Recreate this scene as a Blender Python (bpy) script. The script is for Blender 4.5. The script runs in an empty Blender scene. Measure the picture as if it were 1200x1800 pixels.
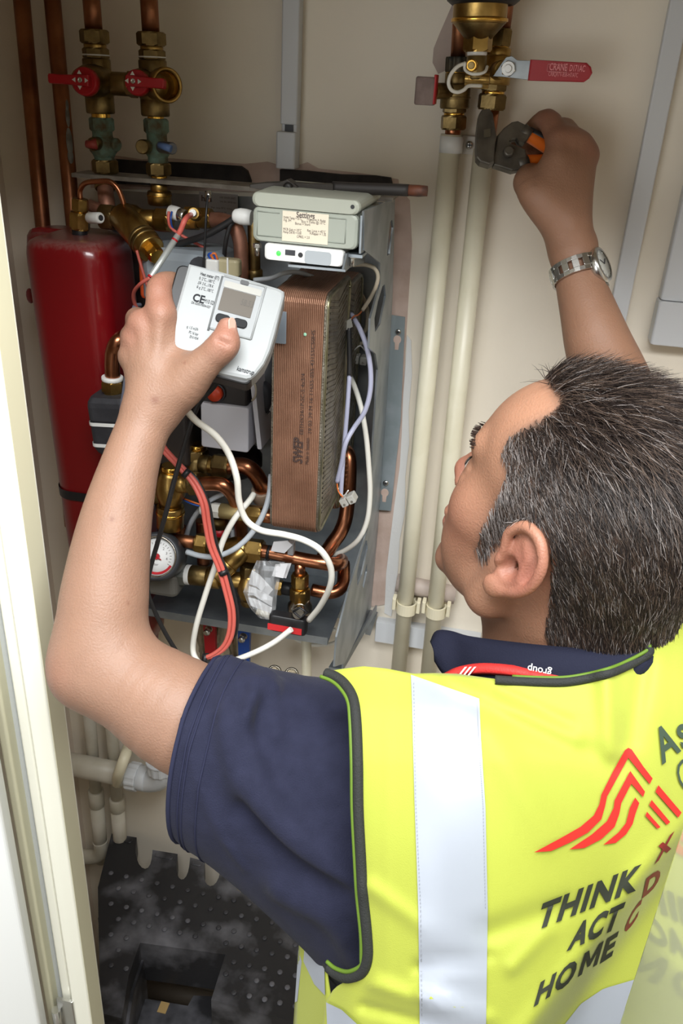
import bpy, bmesh, math, random
import numpy as np
from mathutils import Vector, Matrix
sc = bpy.context.scene
COL = sc.collection
random.seed(7)
rng = np.random.default_rng(7)

# ---------------------------------------------------------------- camera
F = 1485.0
CAM = np.array([0.0, -1.12, 1.85])
YAW, PITCH, ROLL = math.radians(10.2), math.radians(27.0), math.radians(3.2)
FW = np.array([-math.sin(YAW)*math.cos(PITCH), math.cos(YAW)*math.cos(PITCH), -math.sin(PITCH)])
_r = np.array([math.cos(YAW), math.sin(YAW), 0.0])
_u = np.cross(_r, FW)
RT = math.cos(ROLL)*_r + math.sin(ROLL)*_u
UP = math.cos(ROLL)*_u - math.sin(ROLL)*_r
cam_data = bpy.data.cameras.new('camera')
cam = bpy.data.objects.new('camera', cam_data)
COL.objects.link(cam)
cam_data.sensor_width = 36.0
cam_data.lens = F/1800.0*36.0
cam_data.clip_start = 0.02
cam.matrix_world = Matrix(((RT[0], UP[0], -FW[0], CAM[0]), (RT[1], UP[1], -FW[1], CAM[1]),
                           (RT[2], UP[2], -FW[2], CAM[2]), (0, 0, 0, 1)))
sc.camera = cam

# ---------------------------------------------------------------- light
world = bpy.data.worlds.new('world')
sc.world = world
world.use_nodes = True
_bg = world.node_tree.nodes['Background']
_bg.inputs[0].default_value = (1.0, 0.91, 0.78, 1)
_bg.inputs[1].default_value = 0.38
def area_light(name, loc, target, size, size_y, power, color):
    d = bpy.data.lights.new(name, 'AREA')
    d.shape = 'RECTANGLE'; d.size = size; d.size_y = size_y; d.energy = power; d.color = color
    o = bpy.data.objects.new(name, d); COL.objects.link(o)
    o.location = loc
    o.rotation_euler = (Vector(target)-Vector(loc)).to_track_quat('-Z', 'Y').to_euler()
    return o
area_light('ceiling_bounce_light', (0.15, -1.12, 2.62), (-0.15, -0.30, 1.25), 1.3, 0.9, 72, (0.965, 0.985, 1.0))
area_light('window_light', (-0.9, -2.5, 1.4), (-0.1, 0, 1.25), 1.1, 1.2, 13, (0.94, 0.975, 1.0))
sc.view_settings.view_transform = 'Standard'
try: sc.view_settings.look = 'None'
except Exception: pass
sc.view_settings.gamma = 1.0
sc.view_settings.exposure = 0.0
sc.view_settings.use_curve_mapping = False

# ---------------------------------------------------------------- sight-line geometry: where a measured point lies in the room
def ray(px, py): return FW + RT*((px-600)/F) - UP*((py-900)/F)
def W(px, py, y):                       # the point of that sight line on the vertical plane y metres in front of the wall
    r = ray(px, py); return CAM + r*((y-CAM[1])/r[1])
def P(px, py, d): return CAM + ray(px, py)*d
def Zp(px, py, z):
    r = ray(px, py); return CAM + r*((z-CAM[2])/r[2])
def depth(p): return float((np.asarray(p)-CAM) @ FW)
def S(p, n): return n*depth(p)/F        # n measured pixels as metres at p
def unit(v): v = np.asarray(v, float); return v/np.linalg.norm(v)

# ---------------------------------------------------------------- mesh building
def frame(axis, hint=(0, 0, 1)):
    a = unit(axis); h = np.asarray(hint, float)
    if abs(a @ unit(h)) > 0.97: h = np.array([0, -1.0, 0]) if abs(a[1]) < .9 else np.array([1.0, 0, 0])
    x = unit(np.cross(h, a)); y = np.cross(a, x)
    return x, y, a
def crv(pts, n=8):                      # smooth curve through the points
    p = [np.asarray(q, float) for q in pts]
    p = [2*p[0]-p[1]] + p + [2*p[-1]-p[-2]]
    out = []
    for i in range(1, len(p)-2):
        for k in range(n):
            t = k/n
            out.append(.5*(2*p[i]+(p[i+1]-p[i-1])*t+(2*p[i-1]-5*p[i]+4*p[i+1]-p[i+2])*t*t+(3*p[i]-p[i-1]-3*p[i+1]+p[i+2])*t**3))
    out.append(p[-2]); return out
class MB:
    def __init__(s): s.v = []; s.f = []; s.s = []
    def add(s, v, f, smooth=True):
        o = len(s.v); s.v += [tuple(map(float, q)) for q in v]
        for q in f: s.f.append(tuple(i+o for i in q)); s.s.append(smooth)
        return s
    def rings(s, rings, closed=True, cap=True, smooth=True):
        n = len(rings[0]); v = [q for r in rings for q in r]; f = []
        for i in range(len(rings)-1):
            for k in range(n if closed else n-1):
                a = i*n+k; b = i*n+(k+1) % n
                f.append((a, b, b+n, a+n))
        s.add(v, f, smooth)
        if cap and closed:
            o = len(s.v)-len(v)
            s.f.append(tuple(o+k for k in range(n))[::-1]); s.s.append(False)
            s.f.append(tuple(o+len(v)-n+k for k in range(n))); s.s.append(False)
        return s
    def tube(s, pts, r, n=10, cap=True):
        pts = [np.asarray(p, float) for p in pts]; m = len(pts)
        rr = r if hasattr(r, '__len__') else [r]*m
        t0 = unit(pts[1]-pts[0]); x, y, _ = frame(t0); R = []
        for i, p in enumerate(pts):
            t = unit(pts[min(i+1, m-1)]-pts[max(i-1, 0)])
            x = unit(x-t*(x @ t)); y = np.cross(t, x)
            R.append([p+rr[i]*(math.cos(2*math.pi*k/n)*x+math.sin(2*math.pi*k/n)*y) for k in range(n)])
        return s.rings(R, cap=cap)
    def lathe(s, p, axis, prof, n=20, smooth=True, hint=(0, 0, 1), rot=0.0, cap=True):
        x, y, a = frame(axis, hint); p = np.asarray(p, float)
        R = [[p+a*t+r*(math.cos(2*math.pi*k/n+rot)*x+math.sin(2*math.pi*k/n+rot)*y) for k in range(n)] for t, r in prof]
        return s.rings(R, smooth=smooth, cap=cap)
    def hexa(s, p, axis, r, l, rot=0.26, n=6):
        # a nut: six flats with their corners rounded off at both ends
        x, y, a = frame(axis); p = np.asarray(p, float); m = 4*n
        def ring(t, rad, k2):
            o = []
            for k in range(m):
                th = 2*math.pi*k/m; w = (th+rot) % (2*math.pi/n)-math.pi/n
                fl = rad*math.cos(math.pi/n)/math.cos(w); q = min(fl, rad*k2)
                o.append(p+a*t+q*(math.cos(th)*x+math.sin(th)*y))
            return o
        c = math.cos(math.pi/n)
        return s.rings([ring(0, r, c), ring(l*.13, r, 1), ring(l*.87, r, 1), ring(l, r, c)], smooth=False)
    def box(s, c, h, ax=None, bev=0.0):
        c = np.asarray(c, float); X, Y, Z = ax if ax is not None else np.eye(3)
        if bev <= 0:
            v = [c+X*h[0]*i+Y*h[1]*j+Z*h[2]*k for k in (-1, 1) for j in (-1, 1) for i in (-1, 1)]
            return s.add(v, [(0, 2, 3, 1), (4, 5, 7, 6), (0, 1, 5, 4), (2, 6, 7, 3), (0, 4, 6, 2), (1, 3, 7, 5)], False)
        o = rrect(h[0], h[1], bev*1.6, 4)
        return s.prism(c-np.cross(X, Y)*h[2], X, Y, o, 2*h[2], bev)
    def prism(s, c, X, Y, outline, l, ch=0.0, smooth=False):
        c = np.asarray(c, float); X = np.asarray(X, float); Y = np.asarray(Y, float); Z = np.cross(X, Y)
        o = np.asarray(outline, float); ctr = o.mean(0)
        def ring(t, e):
            q = o
            if e > 0:
                d = o-ctr; L = np.linalg.norm(d, axis=1, keepdims=True); q = ctr+d*(1-e/np.maximum(L, 1e-6))
            return [c+X*a+Y*b+Z*t for a, b in q]
        if ch > 0: R = [ring(0, ch), ring(ch*.3, ch*.3), ring(ch, 0), ring(l-ch, 0), ring(l-ch*.3, ch*.3), ring(l, ch)]
        else: R = [ring(0, 0), ring(l, 0)]
        return s.rings(R, smooth=smooth)
    def ball(s, c, r, ax=None, n=14, m=9):
        c = np.asarray(c, float); X, Y, Z = ax if ax is not None else np.eye(3)
        r = r if hasattr(r, '__len__') else (r, r, r)
        R = []
        for i in range(m+1):
            th = math.pi*(i+.02*(i == 0)-.02*(i == m))/m
            R.append([c+X*r[0]*math.sin(th)*math.cos(2*math.pi*k/n)+Y*r[1]*math.sin(th)*math.sin(2*math.pi*k/n)-Z*r[2]*math.cos(th) for k in range(n)])
        return s.rings(R)
    def torus(s, c, axis, R, r, n=28, m=8, a0=0, a1=2*math.pi, sx=1.0):
        x, y, a = frame(axis); c = np.asarray(c, float); full = abs(a1-a0-2*math.pi) < 1e-6
        k = n if full else n+1; rings = []
        for i in range(k):
            th = a0+(a1-a0)*i/n; e = math.cos(th)*x*sx+math.sin(th)*y
            rings.append([c+e*R+r*(math.cos(2*math.pi*j/m)*unit(e)+math.sin(2*math.pi*j/m)*a) for j in range(m)])
        if full: rings.append(rings[0])
        return s.rings(rings, cap=not full)
def rrect(a, b, r, n=5):
    r = min(r, a*.98, b*.98); o = []
    for cx, cy, t0 in ((a-r, b-r, 0), (-a+r, b-r, 90), (-a+r, -b+r, 180), (a-r, -b+r, 270)):
        for k in range(n+1):
            t = math.radians(t0+90*k/n); o.append((cx+r*math.cos(t), cy+r*math.sin(t)))
    return o

# ---------------------------------------------------------------- objects
def _mesh(name, mb, m, org, flat=False):
    me = bpy.data.meshes.new(name)
    me.from_pydata([(a-org[0], b-org[1], c-org[2]) for a, b, c in mb.v], [], mb.f)
    me.polygons.foreach_set('use_smooth', mb.s)
    me.update()
    bm = bmesh.new(); bm.from_mesh(me); bmesh.ops.recalc_face_normals(bm, faces=bm.faces); bm.to_mesh(me); bm.free()
    if m: me.materials.append(m)
    return me
def tag(o, label=None, cat=None, group=None, kind=None):
    if label: o['label'] = label
    if cat: o['category'] = cat
    if group: o['group'] = group
    if kind: o['kind'] = kind
    return o
def thing(name, label, cat, loc, group=None):
    o = bpy.data.objects.new(name, None); COL.objects.link(o)
    o.location = tuple(map(float, loc)); o.empty_display_size = 0.02
    o['_org'] = [float(q) for q in loc]
    return tag(o, label, cat, group)
def part(name, mb, m, parent, label=None, kind=None):
    org = list(parent['_org'])
    o = bpy.data.objects.new(name, _mesh(name, mb, m, org)); COL.objects.link(o)
    o.parent = parent; o['_org'] = org
    return tag(o, label, None, None, kind)
def solo(name, mb, m, label=None, cat=None, group=None, kind=None):
    v = np.array(mb.v); c = (v.min(0)+v.max(0))/2; c[2] = v[:, 2].min()
    o = bpy.data.objects.new(name, _mesh(name, mb, m, c)); COL.objects.link(o)
    o.location = tuple(c); o['_org'] = [float(q) for q in c]
    return tag(o, label, cat, group, kind)
def struct(name, mb, m): return solo(name, mb, m, kind='structure')
def text_mb(txt, origin, X, Y, size, bold=0.0, fn=None, shear=0.0, width=None, align='LEFT', space=1.0):
    cu = bpy.data.curves.new('lettering', 'FONT'); cu.body = txt; cu.size = 1.0; cu.offset = bold; cu.shear = shear
    cu.align_x = align; cu.space_character = space; cu.resolution_u = 3
    o = bpy.data.objects.new('lettering', cu); COL.objects.link(o)
    dg = bpy.context.evaluated_depsgraph_get(); dg.update()
    me = bpy.data.meshes.new_from_object(o.evaluated_get(dg))
    bpy.data.objects.remove(o); bpy.data.curves.remove(cu)
    bm = bmesh.new(); bm.from_mesh(me); bpy.data.meshes.remove(me)
    bmesh.ops.triangulate(bm, faces=bm.faces)
    bm.verts.index_update()
    co = [(v.co.x*size, v.co.y*size) for v in bm.verts]
    sx = 1.0
    if width and co:
        xs = [a for a, b in co]; sx = width/max(max(xs)-min(xs), 1e-6)
    mb = MB()
    if fn is None:
        o3 = np.asarray(origin, float); X = np.asarray(X, float); Y = np.asarray(Y, float)
        vs = [o3+X*a*sx+Y*b for a, b in co]
    else: vs = [fn(a*sx, b) for a, b in co]
    fs = [tuple(v.index for v in f.verts) for f in bm.faces]; bm.free()
    mb.add(vs, fs, False)
    return mb
def quarter(v, f, lv):                  # split every triangle in four, lv times
    v = [tuple(q) for q in v]
    for _ in range(lv):
        mid = {}; g = []
        def m(i, j):
            k = (min(i, j), max(i, j))
            if k not in mid: mid[k] = len(v); v.append(tuple((p+q)/2 for p, q in zip(v[i], v[j])))
            return mid[k]
        for p, q, r in f:
            x, y, z = m(p, q), m(q, r), m(r, p); g += [(p, x, z), (x, q, y), (z, y, r), (x, y, z)]
        f = g
    return v, f

# ---------------------------------------------------------------- materials
def lin(c):
    return tuple((x/255/12.92 if x/255 <= .04045 else ((x/255+.055)/1.055)**2.4) for x in c)
MATS = {}
def M(name, rgb, rough=.5, metal=0.0, var=None, vs=30.0, vd=.5, bump=0.0, bs=200.0, coat=0.0, spec=.5, stretch=None, **kw):
    if name in MATS: return MATS[name]
    m = bpy.data.materials.new(name); m.use_nodes = True; nt = m.node_tree; b = nt.nodes['Principled BSDF']
    b.inputs['Roughness'].default_value = rough; b.inputs['Metallic'].default_value = metal
    b.inputs['Coat Weight'].default_value = coat; b.inputs['Specular IOR Level'].default_value = spec
    for k, v in kw.items(): b.inputs[k].default_value = v
    c = lin(rgb)+(1,)
    tc = nt.nodes.new('ShaderNodeTexCoord'); src = tc.outputs['Object']
    if stretch:
        mp = nt.nodes.new('ShaderNodeMapping'); mp.inputs['Scale'].default_value = stretch
        nt.links.new(src, mp.inputs[0]); src = mp.outputs[0]
    if var:
        n = nt.nodes.new('ShaderNodeTexNoise'); n.inputs['Scale'].default_value = vs; n.inputs['Detail'].default_value = 5
        nt.links.new(src, n.inputs['Vector'])
        r = nt.nodes.new('ShaderNodeValToRGB'); r.color_ramp.elements[0].position = vd-.12; r.color_ramp.elements[1].position = vd+.12
        r.color_ramp.elements[0].color = c; r.color_ramp.elements[1].color = lin(var)+(1,)
        nt.links.new(n.outputs['Fac'], r.inputs[0]); nt.links.new(r.outputs[0], b.inputs['Base Color'])
    else: b.inputs['Base Color'].default_value = c
    if bump:
        n2 = nt.nodes.new('ShaderNodeTexNoise'); n2.inputs['Scale'].default_value = bs; n2.inputs['Detail'].default_value = 3
        nt.links.new(src, n2.inputs['Vector'])
        bp = nt.nodes.new('ShaderNodeBump'); bp.inputs['Strength'].default_value = bump; bp.inputs['Distance'].default_value = .002
        nt.links.new(n2.outputs['Fac'], bp.inputs['Height']); nt.links.new(bp.outputs[0], b.inputs['Normal'])
    MATS[name] = m; return m
brass = M('brass', (182, 150, 88), .33, 1, var=(150, 120, 66), vs=45, bump=.08, bs=300)
brass_dull = M('dull_brass', (150, 128, 84), .42, 1, var=(112, 94, 60), vs=40, bump=.12, bs=250)
brass_gold = M('bright_brass', (226, 178, 84), .22, 1)  # gold-coloured brass of the olives, threads and collars
verdigris = M('verdigris', (112, 142, 128), .85, .0, var=(92, 78, 52), vs=60, vd=.50, bump=.8, bs=120)
copper = M('copper', (194, 132, 98), .28, 1, var=(158, 100, 70), vs=22, bump=.04, bs=200)
copper_dull = M('aged_copper', (172, 116, 82), .42, 1, var=(132, 84, 60), vs=18, bump=.05)
copper_pink = M('dusty_copper', (186, 136, 116), .5, .75, var=(150, 104, 84), vs=30)
galv = M('galvanised_steel', (168, 174, 178), .42, .85, var=(140, 147, 152), vs=22, bump=.03)
steel = M('bright_steel', (205, 205, 202), .25, 1)
chrome = M('nickel_plate', (176, 170, 158), .25, 1, var=(140, 132, 118), vs=50)
red_paint = M('red_enamel', (128, 14, 20), .3, 0, var=(120, 16, 22), vs=30, coat=.4)
red_plastic = M('red_plastic', (176, 20, 32), .4)
blue_plastic = M('blue_plastic', (28, 74, 160), .4, var=(40, 86, 168), vs=40)
white_plastic = M('white_plastic', (222, 222, 218), .4)
white_cable = M('white_cable_sheath', (226, 224, 214), .45)
grey_cable = M('grey_cable_sheath', (176, 182, 188), .45)
lav_cable = M('lavender_cable_sheath', (172, 174, 196), .45)
beige_cable = M('beige_cable_sheath', (176, 166, 146), .5)
black_plastic = M('black_plastic', (26, 26, 28), .45)
dark_grey = M('dark_grey_plastic', (54, 55, 60), .5, var=(44, 45, 49), vs=60)
black_cable = M('black_cable_sheath', (38, 37, 38), .5)
red_cable = M('red_cable_sheath', (206, 98, 86), .5)
cream_pipe = M('cream_painted_pipe', (222, 216, 192), .35, var=(210, 203, 176), vs=14, vd=.6, bump=.03, bs=60)
cream_clip = M('cream_plastic_clip', (226, 218, 190), .4)
pvc = M('white_pvc', (204, 207, 210), .4)
pvc_old = M('aged_white_pvc', (196, 190, 176), .45, var=(182, 176, 158), vs=20)
# ================================================================ the setting
def wall_material(name, base, patch=None):
    m = bpy.data.materials.new(name); m.use_nodes = True; nt = m.node_tree; b = nt.nodes['Principled BSDF']
    b.inputs['Roughness'].default_value = .62
    tc = nt.nodes.new('ShaderNodeTexCoord')
    n = nt.nodes.new('ShaderNodeTexNoise'); n.inputs['Scale'].default_value = 5; n.inputs['Detail'].default_value = 6
    nt.links.new(tc.outputs['Object'], n.inputs['Vector'])
    r = nt.nodes.new('ShaderNodeValToRGB'); r.color_ramp.elements[0].position = .35; r.color_ramp.elements[1].position = .7
    r.color_ramp.elements[0].color = lin(base)+(1,); r.color_ramp.elements[1].color = lin(tuple(c*.965 for c in base))+(1,)
    nt.links.new(n.outputs['Fac'], r.inputs[0])
    n2 = nt.nodes.new('ShaderNodeTexNoise'); n2.inputs['Scale'].default_value = 60; n2.inputs['Detail'].default_value = 4
    nt.links.new(tc.outputs['Object'], n2.inputs['Vector'])
    bp = nt.nodes.new('ShaderNodeBump'); bp.inputs['Strength'].default_value = .12; bp.inputs['Distance'].default_value = .004
    nt.links.new(n2.outputs['Fac'], bp.inputs['Height']); nt.links.new(bp.outputs[0], b.inputs['Normal'])
    nt.links.new(r.outputs[0], b.inputs['Base Color'])
    return m
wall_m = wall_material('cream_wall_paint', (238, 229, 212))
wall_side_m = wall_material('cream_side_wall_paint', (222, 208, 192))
gloss_white = M('white_gloss_paint', (232, 234, 232), .3, coat=.3)
gloss_cream = M('cream_gloss_paint', (238, 237, 222), .3, coat=.3, bump=.05, bs=30)
gloss_olive = M('cream_reveal_paint', (206, 202, 174), .4)
grey_paint = M('grey_primer_paint', (196, 200, 200), .5)
floor_m = M('grey_vinyl_floor', (120, 112, 100), .6, var=(104, 98, 88), vs=6)
XL = W(15, 380, 0)[0]
XR = 0.62
struct('wall_back', MB().box(((XL+XR)/2, .05, 1.15), ((XR-XL)/2+.1, .05, 1.25)), wall_m)
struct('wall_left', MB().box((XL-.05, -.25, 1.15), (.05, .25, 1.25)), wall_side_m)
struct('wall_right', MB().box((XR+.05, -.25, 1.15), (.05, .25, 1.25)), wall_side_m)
struct('ceiling', MB().box(((XL+XR)/2, -.22, 2.43), ((XR-XL)/2+.1, .32, .03)), wall_m)
struct('floor', MB().box((-.1, -1.0, -.02), (1.4, 1.05, .02)), floor_m)
# door lining on the left: reveal, front face, stop; then the open leaf
def vbox(name, pa, pb, y0, y1, m, z0=0.0, z1=1.96, yr=1400):
    xa = W(pa, yr, y0)[0]; xb = W(pb, yr, y0)[0]
    return struct(name, MB().box(((xa+xb)/2, (y0+y1)/2, (z0+z1)/2), (abs(xb-xa)/2, abs(y1-y0)/2, (z1-z0)/2), bev=.002), m), xa, xb
Y0 = -.50
_, _, xj = vbox('trim_1', 70, 105, Y0, Y0+.034, gloss_cream)
_, xk, _ = vbox('trim_2', 52, 71, Y0+.006, Y0+.05, gloss_cream)
vbox('trim_3', 32, 53, Y0+.018, Y0+.05, grey_paint)
vbox('trim_4', 15, 31, Y0+.004, Y0+.05, gloss_olive)
rv = MB().box((xj-.0005, Y0+.016, 1.03), (.0008, .0135, 1.028)); struct('trim_5', rv, gloss_olive)
# header above the cupboard opening and wall to the left of the frame
struct('wall_front', MB().box(((XL+XR)/2-.1, Y0+.02, 2.20), ((XR-XL)/2+.4, .05, .25)), wall_m)
struct('wall_front_left', MB().box((xk-.35, Y0+.06, 1.03), (.30, .02, 1.03)), wall_m)
dl = MB(); a = W(14, 1400, Y0-.012); ax = unit((-1, -.42, 0)); ay = unit((ax[1], -ax[0], 0))
L_ = .42
ctr = np.array([a[0], a[1], 1.02])+ax*L_/2-ay*(-.018)*(-1)
dd = solo('door_1', MB().box(ctr, (L_/2, .018, 1.02), (ax, ay, np.array([0, 0, 1.0])), bev=.003), gloss_white, kind='structure')
hinge = MB().box(W(118, 1770, Y0-.001)+np.array([-.002, 0, -.02]), (.012, .002, .035), bev=.001)
hinge.tube([W(100, 1785, Y0-.006)+np.array([0, 0, k]) for k in (-.06, .012)], .006, 10)
part('hinge', hinge, steel, dd)
# the open right-hand leaf, seen almost edge-on
e = P(1150, 1600, .56); bx = unit((.135, -1, 0)); by = unit((bx[1], -bx[0], 0))
d2 = solo('door_2', MB().box(np.array([e[0], e[1], 1.0])+bx*.09-by*.018, (.09, .018, 1.0), (bx, by, np.array([0, 0, 1.0])), bev=.002),
          M('cream_gloss_door', (196, 200, 170), .10, coat=1.0), kind='structure')

def jag(pts, a=2.0): return [(x+random.uniform(-a, a), y+random.uniform(-a, a)) for x, y in pts]
# bare plaster round the unit, a thin uneven skin
def skin(name, pts, y, t, m, label=None, cat=None, kind=None):
    w = [W(x, yy, y) for x, yy in pts]; o = w[0]
    return solo(name, MB().prism(o, (1, 0, 0), (0, 0, 1), [(q[0]-o[0], q[2]-o[2]) for q in w], t), m, label, cat, None, kind)
plaster = M('bare_pink_plaster', (206, 184, 172), .85, var=(190, 166, 152), vs=24, bump=.4, bs=90)
filler = M('white_filler', (222, 222, 220), .8, bump=.3, bs=120)
skin('trim_6', [(688, 345), (702, 330), (720, 352), (724, 430), (718, 520), (712, 620), (708, 740), (702, 860), (688, 950), (680, 1010), (676, 1062), (640, 1068), (640, 900), (664, 600)], -.0005, .0012, plaster)
skin('trim_7', jag([(716, 590), (722, 600), (724, 660), (720, 720), (721, 780), (714, 840), (712, 900), (704, 950), (699, 1000), (693, 1040), (686, 1085), (674, 1078), (680, 1010), (686, 950), (694, 890), (702, 820), (706, 760), (710, 700), (712, 640)], 2), -.0012, .0012, filler)
skin('trim_8', [(160, 285), (180, 270), (250, 280), (300, 278), (430, 288), (470, 284), (495, 292), (520, 292), (540, 285), (560, 296), (640, 305), (700, 315), (704, 345), (160, 330)], -.0005, .0010, plaster)
skin('trim_9', [(798, 0), (812, 0), (812, 110), (770, 130), (760, 110), (762, 85), (772, 60), (785, 30)], -.0005, .001, M('grey_patched_plaster', (176, 160, 150), .85, var=(190, 172, 160), vs=20))

# ---------------------------------------------------------------- trunking and boxes on the wall
def flat_box(name, quad, y0, y1, m, label, cat, bev=.002):
    pts = [W(x, y, y1) for x, y in quad]; c = sum(pts)/4
    X = unit(pts[1]-pts[0]+pts[2]-pts[3]); Zv = unit(pts[0]-pts[3]+pts[1]-pts[2]); Zv = unit(Zv-X*(Zv @ X))
    w = np.linalg.norm(pts[1]-pts[0]+pts[2]-pts[3])/4; h = np.linalg.norm(pts[0]-pts[3]+pts[1]-pts[2])/4
    c = c.copy(); c[1] = (y0+y1)/2
    return thing(name, label, cat, c), c, X, Zv, w, h
t, c, X, Zv, w, h = flat_box('cable_trunking', [(494, -40), (525, -40), (522, 296), (493, 296)], 0, -.022, pvc,
    'slim white plastic cable trunking running down the wall behind the control box', 'trunking')
top = W(509, 219, -.022)[2]; bot = W(509, 297, -.022)[2]; mid = W(509, 232, -.022)[2]; zt = W(509, -60, -.022)[2]
part('base_channel', MB().box((c[0], -.009, (zt+bot)/2), (w*.93, .009, (zt-bot)/2), bev=.001), pvc, t)
part('lid', MB().box((c[0], -.016, (zt+top)/2), (w, .006, (zt-top)/2), bev=.0012), pvc, t)
part('lid', MB().box((c[0]-.002, -.0165, (mid+bot)/2), (w*1.16, .0105, (mid-bot)/2), bev=.0015), pvc, t)
part('cable_core', MB().box((c[0], -.0185, (top+mid)/2), (w*.5, .001, (top-mid)/2*.9)), dark_grey, t, 'dark cable glimpsed through the gap in the lid')
t, c, X, Zv, w, h = flat_box('cable_trunking', [(1196, -100), (1233, -100), (1095, 600), (1062, 600)], 0, -.016, pvc,
    'wider grey-white trunking behind the raised forearm and wristwatch', 'trunking')
for nm, yy, ww, y1 in (('base_channel', -.006, w*.96, .006), ('lid', -.0125, w, .0045)):
    part(nm, MB().box((c[0], yy, c[2]-.1), (ww, y1, h+.1), bev=.0012), pvc, t)
t, c, X, Zv, w, h = flat_box('wiring_box', [(1232, 200), (1300, 200), (1262, 620), (1140, 607)], 0, -.03, pvc,
    'flat white plastic wiring box at the right edge above the hair', 'box')
xl = W(1142, 606, -.03)[0]; z0 = W(1142, 606, -.03)[2]; z1 = W(1155, 530, -.03)[2]; zt = W(1200, 100, -.03)[2]
part('body', MB().box((xl+.12, -.014, (z0+z1)/2), (.12, .014, (z1-z0)/2), bev=.002), pvc, t)
xl2 = W(1160, 526, -.022)[0]
part('riser_cover', MB().box((xl2+.1, -.011, (z1+zt)/2+.0008), (.1, .011, (zt-z1)/2), bev=.002), pvc, t)
t, c, X, Zv, w, h = flat_box('cable_trunking', [(664, 1091), (840, 1117), (838, 1158), (655, 1128)], 0, -.018, pvc,
    'short bluish-white trunking lying across the wall behind the two cream pipes', 'trunking')
a_, b_ = W(659, 1110, -.018), W(842, 1140, -.018)
zc = (a_[2]+b_[2])/2; hh = S(a_, 18)*1.15
part('base_channel', MB().box(((a_[0]+b_[0])/2, -.006, zc), ((b_[0]-a_[0])/2, .006, hh*.95), bev=.001), pvc, t)
part('lid', MB().box(((a_[0]+b_[0])/2, -.014, zc), ((b_[0]-a_[0])/2, .004, hh), bev=.0012), pvc, t)
# ================================================================ pipework helpers
def run(parent, A, B, spec, n=20):
    """A, B: (px, py, Y) ends of an axis; spec: (part, shape, radius in measured px, t0, t1, material[, label])"""
    a, b = W(*A), W(*B); d = b-a
    for q in spec:
        nm, sh, r, t0, t1, m = q[:6]; p0 = a+d*t0; l = np.linalg.norm(d)*(t1-t0); R = S(p0+d*(t1-t0)/2, r); mb = MB()
        if sh == 'hex': mb.hexa(p0, d, R, l)
        elif sh == 'cyl': c = min(.0015, l*.2); mb.lathe(p0, d, [(0, R-c*.7), (c, R), (l-c, R), (l, R-c*.7)], n)
        elif sh == 'pipe': mb.lathe(p0, d, [(0, R), (l, R)], n)
        elif sh == 'bead': mb.lathe(p0, d, [(0, R*.86), (l*.25, R*.97), (l*.5, R), (l*.75, R*.97), (l, R*.86)], n)
        elif sh == 'barrel': mb.lathe(p0, d, [(0, R*.72), (l*.12, R*.78), (l*.3, R*.97), (l*.5, R), (l*.7, R*.97), (l*.88, R*.78), (l, R*.72)], n)
        elif sh == 'cone': mb.lathe(p0, d, [(0, R), (l*.05, R), (l, R*.45)], n)
        elif sh == 'thread':
            k = max(3, int(l/.0016)); pr = []
            for i in range(k): pr += [(l*i/k, R*.93), (l*(i+.5)/k, R)]
            mb.lathe(p0, d, pr+[(l, R*.93)], n)
        elif sh == 'knurl':
            x, y, ax = frame(d); m_ = 48
            rr = [[p0+ax*t+(R*(1 if (k//2) % 2 else .95)*g)*(math.cos(2*math.pi*k/m_)*x+math.sin(2*math.pi*k/m_)*y) for k in range(m_)] for t, g in ((0, .96), (l*.12, 1), (l*.88, 1), (l, .96))]
            mb.rings(rr, smooth=False)
        part(nm, mb, m, parent, q[6] if len(q) > 6 else None)
def bend(pts, rpx, n=14, k=8):
    w = [W(*p) for p in pts]; c = crv(w, k)
    return MB().tube(c, S(w[len(w)//2], rpx), n)
def cable(name, pts, rpx, m, label, cat='cable', group=None, k=7, Y=None):
    w = [W(*(p if len(p) == 3 else (p[0], p[1], Y))) for p in pts]
    return solo(name, MB().tube(crv(w, k), S(w[len(w)//2], rpx), 10), m, label, cat, group)

# ---------------------------------------------------------------- tall copper pipes at the left
for nm, x0, x1, lab in (('copper_pipe', (37, -10), (85, 500), 'tall dark copper pipe nearest the cream door frame'),
                        ('copper_pipe', (91, -10), (139, 500), 'tall copper pipe streaked with grey filler beside the red lever valve')):
    a, b = W(*x0, -.04), W(*x1, -.04); d = b-a
    t = thing(nm, lab, 'pipe', a-np.array([0, 0, a[2]]) if False else b+d*1.2)
    part('tube', MB().lathe(a-d*.2, d, [(0, S(a, 14.6)), (np.linalg.norm(d)*2.3, S(a, 14.6))], 24), copper_dull, t)
    if 'filler' in lab:
        mb = MB()
        for x, y, rx, ry in ((119, 205, 2.0, 17), (122, 250, 3.6, 24), (124, 275, 3.2, 12), (118, 185, 1.2, 9)):
            c = W(x, y, -.055); s_ = S(c, 1); mb.ball(c, (rx*s_*1.6, .0035, ry*s_), n=10, m=8)
        part('filler_smear', mb, M('grey_filler_smear', (150, 150, 144), .8, var=(120, 116, 108), vs=80, bump=.6, bs=150), t, 'dried grey filler smear')

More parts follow.
